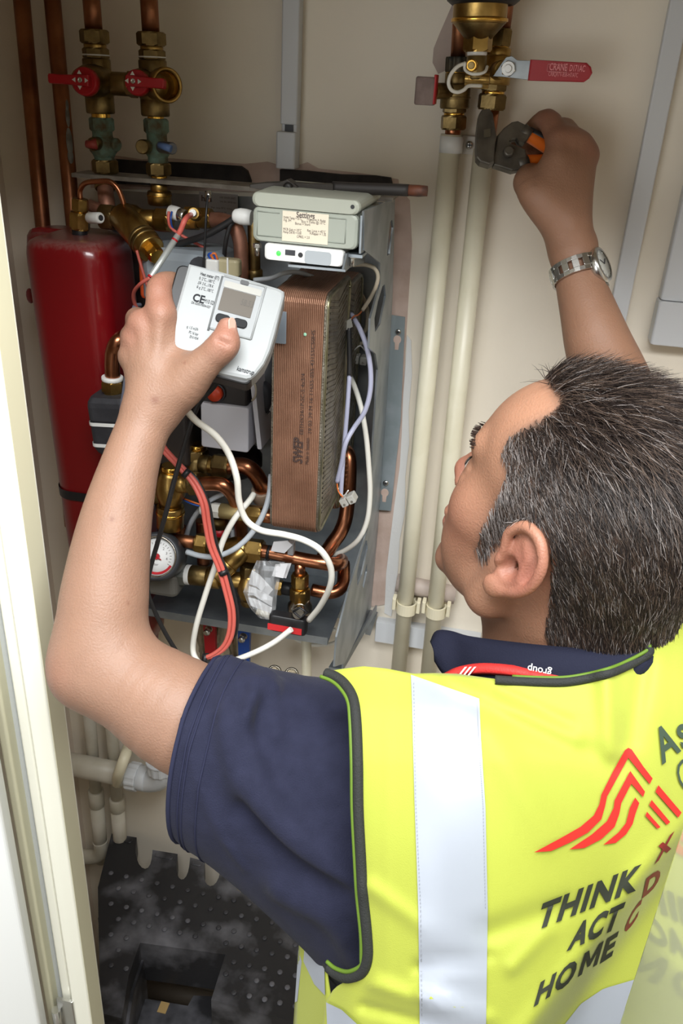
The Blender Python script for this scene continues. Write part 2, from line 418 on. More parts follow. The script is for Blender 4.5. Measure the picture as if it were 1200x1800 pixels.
# ---------------------------------------------------------------- isolation valves, upper left
Yv = -.095
t = thing('isolation_valve', 'brass isolation valve with red lever pointing left, nearest the tall copper pipes', 'valve', W(185, 312, Yv))
A, B = (158, -30, Yv), (187, 320, Yv)
def ty(y, y0=-30, y1=320): return (y-y0)/(y1-y0)
run(t, A, B, [('inlet_pipe', 'pipe', 15.5, 0, ty(52), copper_dull), ('nut', 'hex', 26, ty(46), ty(70), brass_dull), ('olive', 'cyl', 20, ty(69), ty(79), brass),
    ('collar', 'hex', 23.5, ty(77), ty(96), brass_dull), ('ptfe_tape', 'cyl', 24, ty(88), ty(90.5), white_plastic, 'white sealing tape'),
    ('body', 'cyl', 24.5, ty(95), ty(128), brass_dull), ('ball_housing', 'barrel', 30, ty(112), ty(172), brass_dull), ('tail', 'cyl', 25, ty(160), ty(192), brass_dull),
    ('thread', 'thread', 17, ty(190), ty(202), brass_gold), ('union_nut', 'hex', 22, ty(199), ty(224), verdigris, 'green corroded nut'),
    ('corroded_body', 'cyl', 17.5, ty(222), ty(280), verdigris, 'green corroded body'), ('corroded_bulge', 'barrel', 25, ty(234), ty(272), verdigris, 'green corroded body'),
    ('lower_nut', 'hex', 23, ty(277), ty(303), brass_dull), ('tailpiece', 'cyl', 14, ty(300), ty(320), brass_gold)])
def lever(t, c, y, disc, tip, rdisc, wroot, wtip, m, thick=.012):
    o = W(c[0], c[1], y); tp = W(tip[0], tip[1], y)
    n = np.array([.12, -1, .1]); n = unit(n); x = unit(tp-o); x = unit(x-n*(x @ n)); yv = np.cross(n, x)
    L = np.linalg.norm(tp-o)
    h = part('handle', MB().lathe(o-n*.012, n, [(0, S(o, rdisc)*.9), (.002, S(o, rdisc)), (.012, S(o, rdisc)), (.014, S(o, rdisc)*.9)], 24), m, t, 'red lever handle')
    w0, w1 = S(o, wroot), S(o, wtip)
    mb = MB().prism(o+n*.0, x, yv, [(-w0*1.6, -w0), (L*.6, -w1*.95), (L*.97, -w1), (L, -w1*.6), (L, w1*.6), (L*.97, w1), (L*.6, w1*.95), (-w0*1.6, w0)], thick, .0015)
    part('grip', mb, m, h)
    part('screw', MB().lathe(o+n*thick, n, [(0, S(o, 4.2)), (.002, S(o, 4.2)), (.0025, S(o, 2.5)), (.001, S(o, 2.2))], 16), steel, h, 'silver centre screw')
    mb = MB()
    for k in range(4):
        th = math.pi/4*0+k*math.pi/2; e_ = math.cos(th)*x+math.sin(th)*yv; g = np.cross(n, e_); q = o+n*(.0145 if k % 2 else thick+.0008)+e_*S(o, 12 if k % 2 else 11); s_ = S(o, 4)
        mb.add([q+e_*s_*.9, q-e_*s_*.7+g*s_, q-e_*s_*.7-g*s_], [(0, 1, 2)], False)
    part('arrow_marks', mb, white_plastic, h, 'moulded white arrow marks')
    return h
lever(t, (148, 143), Yv-.045, None, (94, 140), 23, 9, 7.5, red_plastic)
mb = MB().lathe(W(180, 143, Yv), W(148, 143, Yv-.033)-W(180, 143, Yv), [(0, S(W(150, 143, Yv), 26)), (.025, S(W(150, 143, Yv), 27)), (.04, S(W(150, 143, Yv), 20))], 22); part('valve_bonnet', mb, brass_dull, t)
run(t, (185, 146, Yv), (250, 150, Yv), [('tee_branch', 'cyl', 19, 0, .8, brass_dull), ('tee_collar', 'hex', 22, .62, .86, brass_dull)])
run(t, (172, 252, Yv-.012), (160, 254, Yv-.035), [('port', 'cyl', 11, 0, .8, brass_dull), ('cap', 'hex', 9, .7, 1.1, brass_dull)])
part('port_tap', MB().tube([W(170, 253, Yv-.04), W(160, 254, Yv-.043), W(152, 253, Yv-.043)], [.0065, .0045, .0042], 10), M('faded_red_plastic', (150, 58, 50), .5), t, 'small faded red tap')
run(t, (200, 254, Yv-.002), (207, 255, Yv-.004), [('side_boss', 'cyl', 11, 0, 1, verdigris)])

t = thing('isolation_valve', 'brass isolation valve with red lever pointing right and an open side port', 'valve', W(278, 312, Yv))
A, B = (260, -30, Yv), (280, 320, Yv)
run(t, A, B, [('inlet_pipe', 'pipe', 15.5, 0, ty(56), copper_dull), ('nut', 'hex', 26, ty(50), ty(74), brass_dull), ('olive', 'cyl', 20, ty(73), ty(82), brass),
    ('collar', 'hex', 23.5, ty(80), ty(98), brass_dull), ('ptfe_tape', 'cyl', 24, ty(91.5), ty(94), white_plastic, 'white sealing tape'),
    ('body', 'cyl', 24.5, ty(97), ty(130), brass_dull), ('ball_housing', 'barrel', 31, ty(112), ty(176), brass_dull), ('tail', 'cyl', 25, ty(165), ty(197), brass_dull),
    ('thread', 'thread', 15, ty(195), ty(203), brass_gold), ('union_nut', 'hex', 22, ty(201), ty(228), verdigris, 'green corroded nut'),
    ('corroded_body', 'cyl', 17.5, ty(226), ty(284), verdigris, 'green corroded body'), ('corroded_bulge', 'barrel', 22, ty(236), ty(278), verdigris, 'green corroded body'),
    ('lower_nut', 'hex', 22, ty(283), ty(307), brass_dull), ('tailpiece', 'cyl', 14, ty(305), ty(320), brass_gold)])
lever(t, (240, 145), Yv-.045, None, (291, 148), 21, 9, 8, red_plastic)
mb = MB().lathe(W(262, 146, Yv), W(240, 145, Yv-.033)-W(262, 146, Yv), [(0, S(W(250, 143, Yv), 23)), (.024, S(W(250, 143, Yv), 22)), (.036, S(W(250, 143, Yv), 16))], 22); part('valve_bonnet', mb, brass_dull, t)
c = W(291, 150, Yv-.03); ax = unit((.72, -.68, .05)); r = S(c, 29)
part('open_port', MB().lathe(c-ax*.03, ax, [(0, r*.8), (.02, r*.86), (.026, r), (.034, r), (.036, r*.94), (.034, r*.78), (.02, r*.74), (.006, r*.72), (.005, 0.0005)], 28, cap=False), brass, t, 'open threaded port showing bright gold bore')
part('port_bore', MB().lathe(c-ax*.022, ax, [(0, r*.735), (.024, r*.755)], 28, cap=False), brass_gold, t, 'bright gold threads')
run(t, (258, 258, Yv-.012), (250, 258, Yv-.03), [('port', 'cyl', 12, 0, 1.1, brass_dull)])
run(t, (280, 258, Yv-.02), (303, 261, Yv-.045), [('port_plug', 'cyl', 10, .1, 1, M('grey_blue_metal', (120, 122, 128), .45, .7))])
part('port_tap', MB().tube([W(280, 255, Yv-.052), W(292, 259, Yv-.056), W(301, 262, Yv-.056)], [.0035, .004, .004], 8), M('pale_blue_plastic', (92, 120, 170), .5), t, 'small pale blue tap')

# ================================================================ the heat interface unit casing
unit_ = thing('unit_casing', 'grey galvanised steel open-fronted casing of the heating unit screwed to the wall', 'casing', W(600, 1100, -.05))
def plate(parent, name, quad, y, t, m, label=None):
    w = [W(x, yy, y) for x, yy in quad]; o = w[0]
    return part(name, MB().prism(o-np.array([0, 0, 0]), (1, 0, 0), (0, 0, 1), [(q[0]-o[0], q[2]-o[2]) for q in w], t), m, parent, label)
plate(unit_, 'back_plate', [(196, 335), (686, 356), (672, 700), (640, 1095), (262, 1010), (212, 700)], -.016, .0025, galv)
a, b = W(190, 322, -.10), W(694, 350, -.10); zt = (W(310, 318, -.10)[2])
part('top_rail', MB().box(((a[0]+b[0])/2-.02, -.092, zt), ((b[0]-a[0])/2+.02, .022, .0014)), M('dusty_steel', (150, 144, 134), .7, .4, var=(116, 108, 98), vs=40, bump=.4), unit_, 'dusty steel top rail')
part('top_rail_lip', MB().box(((a[0]+b[0])/2-.02, -.1135, zt-.0015), ((b[0]-a[0])/2+.02, .0008, .0018)), M('dusty_steel', (1, 1, 1)), unit_)
bx_ = W(366, 335, -.14); part('bolt', MB().lathe(bx_, (0, 0, -1), [(0, .004), (.012, .004)], 10), steel, unit_)
# right side panel with oval slots, seen on its outer face: outline in (depth, height) at a fixed x
xs = W(690, 600, -.01)[0]
def side(px, py):                       # a point of the plane x = xs
    r = ray(px, py); p = CAM+r*((xs-CAM[0])/r[0]); return p
out = [(694, 350), (640, 371), (640, 440), (668, 462), (668, 500), (651, 560), (649, 612), (660, 622), (664, 650), (652, 840), (646, 930), (612, 1040), (592, 1120), (588, 1172), (606, 1166), (634, 1105), (652, 1068), (664, 930), (680, 700), (690, 520)]
holes = [[(676, 500), (678, 520), (668, 570), (659, 584), (658, 560), (664, 530), (672, 503)],
         [(689, 386), (691, 400), (685, 446), (680, 450), (681, 430), (686, 390)],
         [(645, 950), (646, 965), (636, 1010), (628, 1030), (627, 1010), (634, 975), (642, 950)],
         [(645, 990), (645, 1005), (639, 1034), (637, 1030), (640, 1008)]]
bm = bmesh.new()
def loop(pts):
    w = [side(*q) for q in pts]
    vs = [bm.verts.new(tuple(q)) for q in w]; return [bm.edges.new((vs[i], vs[(i+1) % len(vs)])) for i in range(len(vs))]
es = loop(out)
for h in holes:
    cx = sum(p[0] for p in h)/len(h); cy = sum(p[1] for p in h)/len(h)
    es += loop(h)
bmesh.ops.triangle_fill(bm, use_beauty=True, use_dissolve=False, edges=es, normal=(1, 0, 0))
g = bmesh.ops.extrude_face_region(bm, geom=bm.faces[:]); bmesh.ops.translate(bm, verts=[q for q in g['geom'] if isinstance(q, bmesh.types.BMVert)], vec=(-.0022, 0, 0))
bm.verts.index_update(); mb = MB().add([tuple(v.co) for v in bm.verts], [tuple(v.index for v in f.verts) for f in bm.faces], False); bm.free()
part('side_panel', mb, galv, unit_)
# flange with keyhole slots and its two screws
flange_m = M('painted_flange', (158, 170, 174), .5, .6, var=(206, 214, 222), vs=10, vd=.62)
fl = plate(unit_, 'wall_flange', [(687, 553), (712, 557), (704, 740), (687, 897), (664, 895)], -.008, .0022, flange_m)
for (sx, sy), (kx, ky) in (((700, 583), (698, 597)), ((678, 849), (676, 866))):
    q = W(sx, sy, -.0115); r = S(q, 5)
    s_ = part('screw', MB().lathe(q, (0, -1, 0), [(0, r), (.001, r), (.0022, r*.6), (.0022, 0.0002)], 16), steel, fl, 'cross-head screw')
    x_ = MB().box(q+np.array([0, -.0025, 0]), (r*.55, .0003, r*.13)).box(q+np.array([0, -.0025, 0]), (r*.13, .0003, r*.55)); part('screw_cross', x_, dark_grey, fl)
    k_ = W(kx, ky, -.0108); rk = S(k_, 7)
    o = [(math.cos(a_)*rk, math.sin(a_)*rk*1.1) for a_ in np.linspace(-1.0, math.pi+1.0, 12)]+[(-rk*.45, -rk*2.6), (rk*.45, -rk*2.6)]
    part('keyhole', MB().prism(k_, (1, 0, 0), (0, 0, 1), o, -.0002), plaster, fl, 'keyhole slot showing pink plaster')
# bottom plate, foot channel, diagonal strut
zb = W(430, 1060, -.12)[2]; a, b = W(255, 1010, -.05), W(600, 1100, -.08)
part('bottom_plate', MB().box(((a[0]+b[0])/2, -.10, zb), ((b[0]-a[0])/2, .085, .0015)), galv, unit_)
part('bottom_lip', MB().box(((a[0]+b[0])/2, -.185, zb+.004), ((b[0]-a[0])/2, .0012, .006)), galv, unit_)
q0, q1 = W(650, 1074, -.03), W(590, 1176, -.20)
ax_ = unit(q1-q0); xx, yy_, _ = frame(ax_, (1, 0, 0))
part('strut', MB().box((q0+q1)/2, (.010, .0015, np.linalg.norm(q1-q0)/2), (np.array([1.0, 0, 0]), unit(np.cross(ax_, (1, 0, 0))), ax_)).box((q0+q1)/2+np.array([.009, 0, .006]), (.0012, .006, np.linalg.norm(q1-q0)/2), (np.array([1.0, 0, 0]), unit(np.cross(ax_, (1, 0, 0))), ax_)), galv, unit_, 'diagonal folded steel strut')
plate(unit_, 'foot_bracket', [(646, 1070), (664, 1076), (652, 1112), (634, 1108)], -.012, .008, galv)
# black strip of foam along the wall above the unit
foam = M('black_foam', (36, 33, 33), .9, var=(52, 48, 46), vs=40, bump=.5, bs=120)
skin('foam_strip', jag([(204, 279), (250, 283), (300, 284), (360, 287), (425, 291), (436, 300), (442, 318), (442, 326), (300, 325), (204, 322)], .8), -.0022, .008, foam, 'long black foam strip on the wall behind the two union nuts', 'insulation')
skin('foam_strip', jag([(494, 297), (540, 300), (600, 306), (660, 308), (687, 311), (690, 322), (690, 334), (494, 330)], .8), -.0022, .008, foam, 'short black foam strip on the wall above the control box', 'insulation')

# ---------------------------------------------------------------- control box and its small module
def obox(parent, name, TL, TR, BL, yf, yb, m, bev=.003, label=None):
    tl, tr, bl = W(*TL, yf), W(*TR, yf), W(*BL, yf)
    X = unit(tr-tl); w = np.linalg.norm(tr-tl); Zv = tl-bl; Zv = unit(Zv-X*(Zv @ X)); h = (tl-bl) @ Zv; Yv_ = np.cross(Zv, X)
    c = tl+X*w/2-Zv*h/2+Yv_*(yb-yf)/2
    return part(name, MB().box(c, (w/2, h/2, (yb-yf)/2), (X, Zv, np.cross(X, Zv)), bev=bev), m, parent, label), tl, X, Zv, w, h
box_m = M('grey_green_abs', (158, 161, 148), .45); box_m2 = M('grey_green_abs_lower', (150, 155, 144), .45)
yf, yb = -.29, -.165
cb = thing('control_box', 'grey-green plastic control box with a cream settings label under the black pliers', 'control box', W(535, 430, -.2))
_, tl, X, Zv, w, h = obox(cb, 'lid', (441, 336), (634, 353), (441, 362), yf, yb, box_m, .004)
_, tl2, X, Zv, w2, h2 = obox(cb, 'body', (443, 362), (632, 379), (441, 423), yf+.0006, yb, box_m2, .004)
n_ = np.cross(X, Zv)
part('lid_screw', MB().lathe(tl+X*w*.93-Zv*h*.45+n_*.0002, n_, [(0, .002), (.0004, .002)], 10), black_plastic, cb)
o = tl2+X*w2*.07-Zv*h2*.2+n_*.0004
fr = MB()
for (u0, v0, u1, v1) in ((.05, .13, .05, .82), (.05, .82, .88, .82), (.88, .13, .88, .82), (.05, .13, .26, .13), (.72, .13, .88, .13)):
    p0 = tl2+X*w2*u0-Zv*h2*v0+n_*.0003; p1 = tl2+X*w2*u1-Zv*h2*v1+n_*.0003
    fr.tube([p0, p1], .0005, 6)
part('panel_line', fr, M('grey_green_line', (142, 148, 138), .5), cb)
lab = part('settings_label', MB().box(tl2+X*w2*.505-Zv*h2*.48+n_*.0004, (w2*.215, h2*.43, .0004), (X, Zv, n_)), M('cream_label', (216, 206, 186), .6), cb, 'cream paper label with printed settings')
ink = M('printed_ink', (92, 82, 78), .7)
def words(parent, txt, o, X, Y, size, m=None, width=None, bold=0, shear=0): return part('lettering', text_mb(txt, o, X, Y, size, bold, None, shear, width), m or ink, parent)
for tx, u, v, s_, bd, fw_ in (('Settings', .42, .20, .0075, .02, .17), ('DHW Temp = 55°C', .30, .27, .0034, 0, .17), ('rng. 3H', .30, .34, .0034, 0, .07), ('Pressure = Auto', .52, .26, .0034, 0, .17), ('Eco = Delta @ 10°C', .47, .335, .0034, 0, .22), ('Bonus = Store', .41, .41, .0034, 0, .14), ('MCB Gain = 10°C', .30, .60, .0034, 0, .17), ('Pump DATE = 0.00', .30, .68, .0034, 0, .17), ('Ret. Limit = 45°C', .525, .58, .0034, 0, .17), ('H.Repair = 1.35', .55, .655, .0034, 0, .15), ('CPREL = 2.0', .43, .78, .0034, 0, .12)):
    words(lab, tx, tl2+X*w2*u-Zv*h2*v+n_*.0011, X, Zv, s_, None, w2*fw_, bold=bd)
g0 = W(442, 383, -.24)
mb = MB(); r = S(g0, 14)
mb.lathe(g0, (-1, 0, .05), [(0, r*.9), (.006, r), (.012, r), (.018, r*.8), (.02, r*.55)], 20); part('cable_gland', mb, white_plastic, cb, 'white domed cable gland')
# bracket carrying the box, with its bolts
br = thing('box_bracket', 'folded grey steel bracket carrying the control box and white module', 'bracket', W(640, 470, -.15))
c0 = W(636, 378, yf); c1 = W(636, 448, yf)
def bside(px, py, x0): r_ = ray(px, py); return CAM+r_*((x0-CAM[0])/r_[0])
x0 = c0[0]+.0012
def xplate(name, pts, x0, t, m, parent, label=None):
    w_ = [bside(px, py, x0) for px, py in pts]; o_ = w_[0]
    return part(name, MB().prism(o_, (0, 1, 0), (0, 0, 1), [(q[1]-o_[1], q[2]-o_[2]) for q in w_], -t), m, parent, label)
xplate('side_plate', [(637, 379), (668, 368), (668, 424), (634, 446)], x0, .002, galv, br)
a_, b_ = W(608, 446, yf), W(636, 447, yf)
part('ledge', MB().box(((a_[0]+b_[0])/2, (yf+yb)/2, a_[2]-.002), ((b_[0]-a_[0])/2, .06, .0015)), galv, br)
xm = W(606, 446, yf)[0]
xplate('drop_plate', [(610, 446), (644, 430), (640, 462), (604, 474)], xm+.003, .002, galv, br)
a_, b_ = W(505, 474, yf), W(606, 475, yf); part('tray', MB().box(((a_[0]+b_[0])/2, (yf+yb)/2, b_[2]-.001), ((b_[0]-a_[0])/2, .06, .0012)), galv, br)
for px, py in ((619, 446), (452, 428)):
    q = W(px, py, yf-.004+.012); part('bolt', MB().lathe(q, (0, 0, -1), [(0, .0025), (.012, .0025)], 10).hexa(q, (0, 0, -1), .0045, .004), steel, br)
md = thing('control_module', 'slim white control module with a green light beneath the control box', 'module', W(535, 470, -.2))
_, tl, X, Zv, w, h = obox(md, 'housing', (464, 427), (604, 441), (464, 456), yf-.002, yb, white_plastic, .0025)
n_ = np.cross(X, Zv)
part('indicator_light', MB().ball(tl+X*w*.19-Zv*h*.52+n_*.001, (.0024, .0024, .0012), (X, Zv, n_), 12, 6), M('green_light', (60, 230, 70), .4, **{'Emission Color': lin((70, 255, 80))+(1,), 'Emission Strength': 1.2}), md, 'small green indicator light')
part('usb_socket', MB().box(tl+X*w*.335-Zv*h*.42+n_*.0003, (.005, .0025, .0004), (X, Zv, n_)), dark_grey, md)
part('jack_socket', MB().lathe(tl+X*w*.465-Zv*h*.5+n_*.0002, n_, [(0, .0024), (.0004, .0024)], 14), black_plastic, md)
part('grey_sticker', MB().prism(tl+X*w*.685-Zv*h*.58+n_*.0002, X, Zv, rrect(w*.165, h*.40, .003), .0004), M('grey_sticker', (160, 166, 170), .5), md, 'grey rounded sticker')

# ---------------------------------------------------------------- plate heat exchangers
cop_plate = M('brazed_copper', (170, 130, 106), .45, .6, var=(148, 110, 88), vs=25, bump=.06)
endp = M('stamped_end_plate', (150, 144, 132), .4, .9, var=(122, 114, 100), vs=60, bump=.5, bs=420)
def exchanger(name, label, fl_, fr_, top, bot, yf, yb, npl, grp=None):
    """rounded copper plates stacked side by side; fl_/fr_: px of the front face's left and right edge at mid height"""
    A = W(fl_[0], fl_[1], yf); Bq = W(fr_[0], fr_[1], yf); zt = W(*top, yf)[2]; zb_ = W(*bot, yf)[2]
    x0, x1 = A[0], Bq[0]; t = thing(name, label, 'heat exchanger', ((x0+x1)/2, (yf+yb)/2, zb_), grp)
    cy, cz, hy, hz = (yf+yb)/2, (zt+zb_)/2, (yb-yf)/2, (zt-zb_)/2
    mb = MB(); dx = (x1-x0)/npl; r_ = .016
    for i in range(npl):
        xa = x0+dx*i; R = []
        for fx, e_ in ((.02, .0012), (.28, 0), (.62, 0), (.98, .0012)):
            R.append([np.array([xa+dx*fx, cy+a_, cz+b_]) for a_, b_ in rrect(hy-e_, hz-e_, r_, 5)])
        mb.rings(R, smooth=False)
    part('plate_pack', mb, cop_plate, t, 'stack of thin brazed copper plates', 'stuff')
    part('end_plate', MB().prism((x1, cy, cz), (0, 1, 0), (0, 0, 1), rrect(hy*.99, hz*.995, r_, 6), .0025, .0008), endp, t, 'stamped grey steel end plate')
    part('end_plate', MB().prism((x0-.002, cy, cz), (0, 1, 0), (0, 0, 1), rrect(hy*.99, hz*.995, r_, 6), .002, .0006), endp, t, 'stamped grey steel end plate')
    rim = MB()                          # raised rim of the end plate and its chevron pattern
    o = rrect(hy-.004, hz-.004, r_-.003, 6); pts = [np.array([x1+.0028, cy+a_, cz+b_]) for a_, b_ in o]; rim.tube(pts+[pts[0], pts[1]], .0022, 8)
    part('rim', rim, M('rim_steel', (160, 156, 140), .35, .9, var=(128, 124, 96), vs=30), t)
    ch = MB(); k = 40
    for i in range(k):
        z = cz-hz*.9+1.8*hz*i/k
        for s_ in (-1, 1): ch.tube([(x1+.0026, cy, z), (x1+.0026, cy+s_*hy*.72, z+.010)], .0012, 4, False)
    part('chevron_ribs', ch, endp, t, None, 'stuff')
    return t, (x0, x1, zt, zb_)
hx, ex = exchanger('plate_heat_exchanger', 'front copper-ribbed plate heat exchanger with black print on its face', (479, 760), (561, 760), (530, 514), (510, 938), -.27, -.145, 26)
exchanger('plate_heat_exchanger', 'rear plate heat exchanger, mostly hidden behind the printed copper one', (500, 700), (598, 700), (560, 496), (575, 900), -.135, -.04, 30)
x0, x1, zt, zb_ = ex
ink2 = M('black_print', (62, 44, 38), .6)
zz = W(530, 815, -.27)[2]; yy = -.2708
wd = (x1-x0)
part('lettering', text_mb('SWEP', (x0+wd*.66, yy, zz), (0, 0, 1), (-1, 0, 0), .0155, .03, None, .15, .031), ink2, hx, 'black maker print')
part('lettering', text_mb('E8THX34/1P-SC-S 4x3/4', (x0+wd*.66, yy, zz+.035), (0, 0, 1), (-1, 0, 0), .006, 0, None, 0, .07), ink2, hx)
part('lettering', text_mb('Made in Sweden', (x0+wd*.80, yy, zz), (0, 0, 1), (-1, 0, 0), .006, 0, None, 0, .032), ink2, hx)
part('lettering', text_mb('19 03 39 M 16 11655-055 43155C50HS', (x0+wd*.84, yy, zz+.037), (0, 0, 1), (-1, 0, 0), .006, 0, None, 0, .115), ink2, hx)
q = W(487, 575, -.272); part('grey_clip', MB().box(q, (.010, .001, .017), bev=.0008), M('grey_label', (110, 118, 126), .5), hx, 'small grey label at the edge')
q = W(536, 588, -.2705); part('green_spot', MB().ball(q, (.0018, .0006, .002), None, 8, 5), M('pale_green_spot', (140, 190, 160), .7), hx)
# ================================================================ inside the unit
# red expansion vessel with its strap
ves = thing('expansion_vessel', 'flat red expansion vessel with a welded seam, upright at the left of the unit', 'expansion vessel', W(150, 1000, -.1))
vessel_m = M('vessel_red_enamel', (116, 12, 18), .28, 0, coat=.4)
_nt = vessel_m.node_tree; _g = _nt.nodes.new('ShaderNodeNewGeometry'); _s = _nt.nodes.new('ShaderNodeSeparateXYZ'); _nt.links.new(_g.outputs['Normal'], _s.inputs[0])
_n = _nt.nodes.new('ShaderNodeTexNoise'); _n.inputs['Scale'].default_value = 35; _n.inputs['Detail'].default_value = 5
_m = _nt.nodes.new('ShaderNodeMath'); _m.operation = 'MULTIPLY'; _nt.links.new(_s.outputs['Z'], _m.inputs[0]); _nt.links.new(_n.outputs['Fac'], _m.inputs[1])
_r = _nt.nodes.new('ShaderNodeValToRGB'); _r.color_ramp.elements[0].position = .16; _r.color_ramp.elements[1].position = .5      # settled dust on what faces up
_r.color_ramp.elements[0].color = lin((116, 12, 18))+(1,); _r.color_ramp.elements[1].color = lin((128, 80, 76))+(1,)
_nt.links.new(_m.outputs[0], _r.inputs[0]); _nt.links.new(_r.outputs[0], _nt.nodes['Principled BSDF'].inputs['Base Color'])
def vring(px, py, y, hx_, hy_, rr, ox=0.0, n=7):
    c = W(px, py, y); return [np.array([c[0]+ox+a, y+b, c[2]]) for a, b in rrect(hx_, hy_, rr, n)]
def vline(py): return 140+(py-440)*.118        # axis of the vessel in the photograph
hxv = .0515
mb = MB(); R = []
for py, k in ((413, .66), (415, .80), (420, .91), (428, .965), (441, .99), (460, 1), (1085, 1), (1110, .95), (1125, .7)):
    R.append(vring(vline(py)+1, py, -.145, hxv*k, .055*k, .026*k))
mb.rings(R); part('front_shell', mb, vessel_m, ves)
mb = MB(); R = []
for py, k in ((404, .75), (407, .9), (416, .97), (432, 1), (1090, 1), (1110, .95), (1120, .8)):
    R.append(vring(vline(py)-8, py, -.085, (hxv+.007)*k, .034*k, .026*k))
mb.rings(R); part('back_shell', mb, vessel_m, ves)
mb = MB(); R = []
for py, k in ((404, .78), (408, .93), (416, .98), (434, 1), (1090, 1), (1112, .95)):
    R.append(vring(vline(py)-4, py, -.108, (hxv+.011)*k, .0045, .0044))
mb.rings(R); part('seam_rim', mb, red_paint, ves)
q = W(53, 520, -.11); part('seam_lug', MB().ball(q, (.006, .003, .010), None, 10, 6), red_paint, ves)
run(ves, (140, 425, -.14), (141, 345, -.14), [('neck', 'cyl', 13.5, .1, .32, black_plastic, 'black neck'), ('adaptor', 'hex', 18.5, .28, .66, brass), ('adaptor_collar', 'cyl', 11, .64, .70, brass_gold), ('nut', 'hex', 15, .68, .95, brass)])
run(ves, (156, 383, -.15), (177, 383, -.16), [('air_valve_cap', 'cyl', 9.5, 0, 1, white_plastic, 'white air valve cap'), ('cap_bore', 'cyl', 5, 1, 1.02, dark_grey)])
sv = MB(); R = [vring(vline(y)+1, y, -.145, hxv+.0014, .0566, .027) for y in (838, 853)]
sv.rings(R, cap=False); part('strap', sv, black_plastic, ves, 'black strap')
cable('capillary_pipe', [(141, 350, -.14), (141, 334, -.14), (150, 322, -.145), (170, 319, -.15), (192, 319, -.15), (206, 330, -.15), (214, 348, -.15), (219, 366, -.15)], 4.6, copper, 'thin bent copper tube arching over from the vessel to the strainer', 'pipe')

# strainer and the brass run under the top rail
Ys = -.135
st = thing('strainer', 'brass angled strainer with square-headed plug beside the red vessel', 'strainer', W(250, 440, Ys))
run(st, (172, 381, Ys), (300, 388, Ys), [('nut', 'hex', 23, .05, .24, brass_dull), ('thread', 'thread', 18, .22, .32, brass), ('body', 'barrel', 24, .30, .62, brass), ('body_end', 'cyl', 17, .5, .84, brass), ('nut', 'hex', 21, .80, 1.0, brass)])
run(st, (214, 378, Ys-.01), (272, 446, Ys-.055), [('branch', 'cyl', 25, 0, .62, brass), ('ridge', 'cyl', 26.5, .60, .66, brass_dull), ('ridge', 'cyl', 26.5, .69, .75, brass_dull), ('plug', 'cyl', 25, .64, .90, brass), ('plug_head', 'hex', 15, .88, 1.08, brass_gold)])
run(st, (184, 322, -.1), (189, 372, -.12), [('inlet_stub', 'cyl', 14, 0, 1, copper_pink), ('stub_collar', 'cyl', 18, .0, .2, brass_dull)])
run(st, (156, 360, -.12), (185, 372, -.13), [('inlet_bend', 'cyl', 10, 0, 1, copper_pink)])
run(thing('compression_nut', 'brass compression nut hanging below the top rail under the second valve', 'nut', W(280, 362, -.1)), (279, 322, -.1), (281, 362, -.1), [('collar', 'cyl', 15, 0, .4, brass), ('nut', 'cyl', 21, .34, .95, brass), ('nut_rim', 'cyl', 22, .5, .56, brass_gold)])
tee = thing('brass_tee', 'brass tee with a silver screw where the copper pipe bends down to the pump', 'tee', W(350, 400, -.14))
run(tee, (326, 384, -.14), (372, 384, -.14), [('body', 'hex', 21, 0, .5, brass), ('body_end', 'hex', 19, .5, 1, brass)])
run(tee, (345, 378, -.15), (340, 375, -.175), [('sensor_boss', 'cyl', 11, 0, 1, brass), ('sensor_head', 'bead', 7, .8, 1.3, steel, 'silver sensor head')])
part('copper_bend', bend([(368, 386, -.14), (392, 388, -.145), (412, 398, -.15), (422, 425, -.15), (424, 460, -.15), (424, 490, -.15)], 13, 14), copper_pink, tee, 'dusty copper bend')
run(thing('sensor_plug', 'white plastic sensor plug with blue and brown leads on the brass run', 'connector', W(312, 400, -.15)), (298, 372, -.155), (326, 380, -.16), [('plug_body', 'cyl', 12, 0, .6, white_plastic), ('plug_tip', 'cyl', 11, .55, 1, steel)])
cable('lead', [(302, 372, -.165), (300, 385, -.17), (303, 400, -.165), (310, 412, -.16)], 1.6, blue_plastic, 'thin pale blue lead curling from the white sensor plug')
cable('lead', [(297, 372, -.165), (296, 386, -.168), (302, 402, -.165), (330, 420, -.16), (370, 442, -.15), (400, 465, -.15)], 2.6, red_cable, 'brown-red lead running from the white sensor plug behind the grey actuator')
cable('black_hose', [(304, 432, -.16), (330, 424, -.165), (360, 414, -.17), (390, 398, -.17), (418, 380, -.17)], 6, black_cable, 'black hose curving behind the probe up to the control box')
cable('black_hose', [(418, 382, -.168), (404, 398, -.17), (396, 430, -.17), (393, 470, -.16)], 4, black_cable, 'thin black hose hanging beside the dusty copper bend')
cable('cable_tie', [(365, 343, -.19), (362, 380, -.2), (360, 430, -.2), (357, 482, -.2)], 2.2, black_plastic, 'upright black cable tie tail above the held meter', 'cable tie')
run(thing('drain_tube', 'short upright brass tube left of the white control module', 'tube', W(446, 490, -.14)), (445, 383, -.14), (448, 492, -.14), [('tube', 'cyl', 10.5, 0, 1, brass_dull), ('collar', 'cyl', 14, .82, .98, brass_dull)])
ac = thing('actuator', 'grey plastic actuator with orange base behind the top of the held meter', 'actuator', W(330, 500, -.12))
c = W(335, 485, -.15)
part('housing', MB().box(c, (.052, .035, .035), bev=.012), M('blue_grey_abs', (136, 144, 150), .5), ac)
part('base', MB().box(W(290, 475, -.14), (.022, .03, .03), bev=.004), M('orange_plastic', (196, 78, 34), .5), ac, 'orange base')
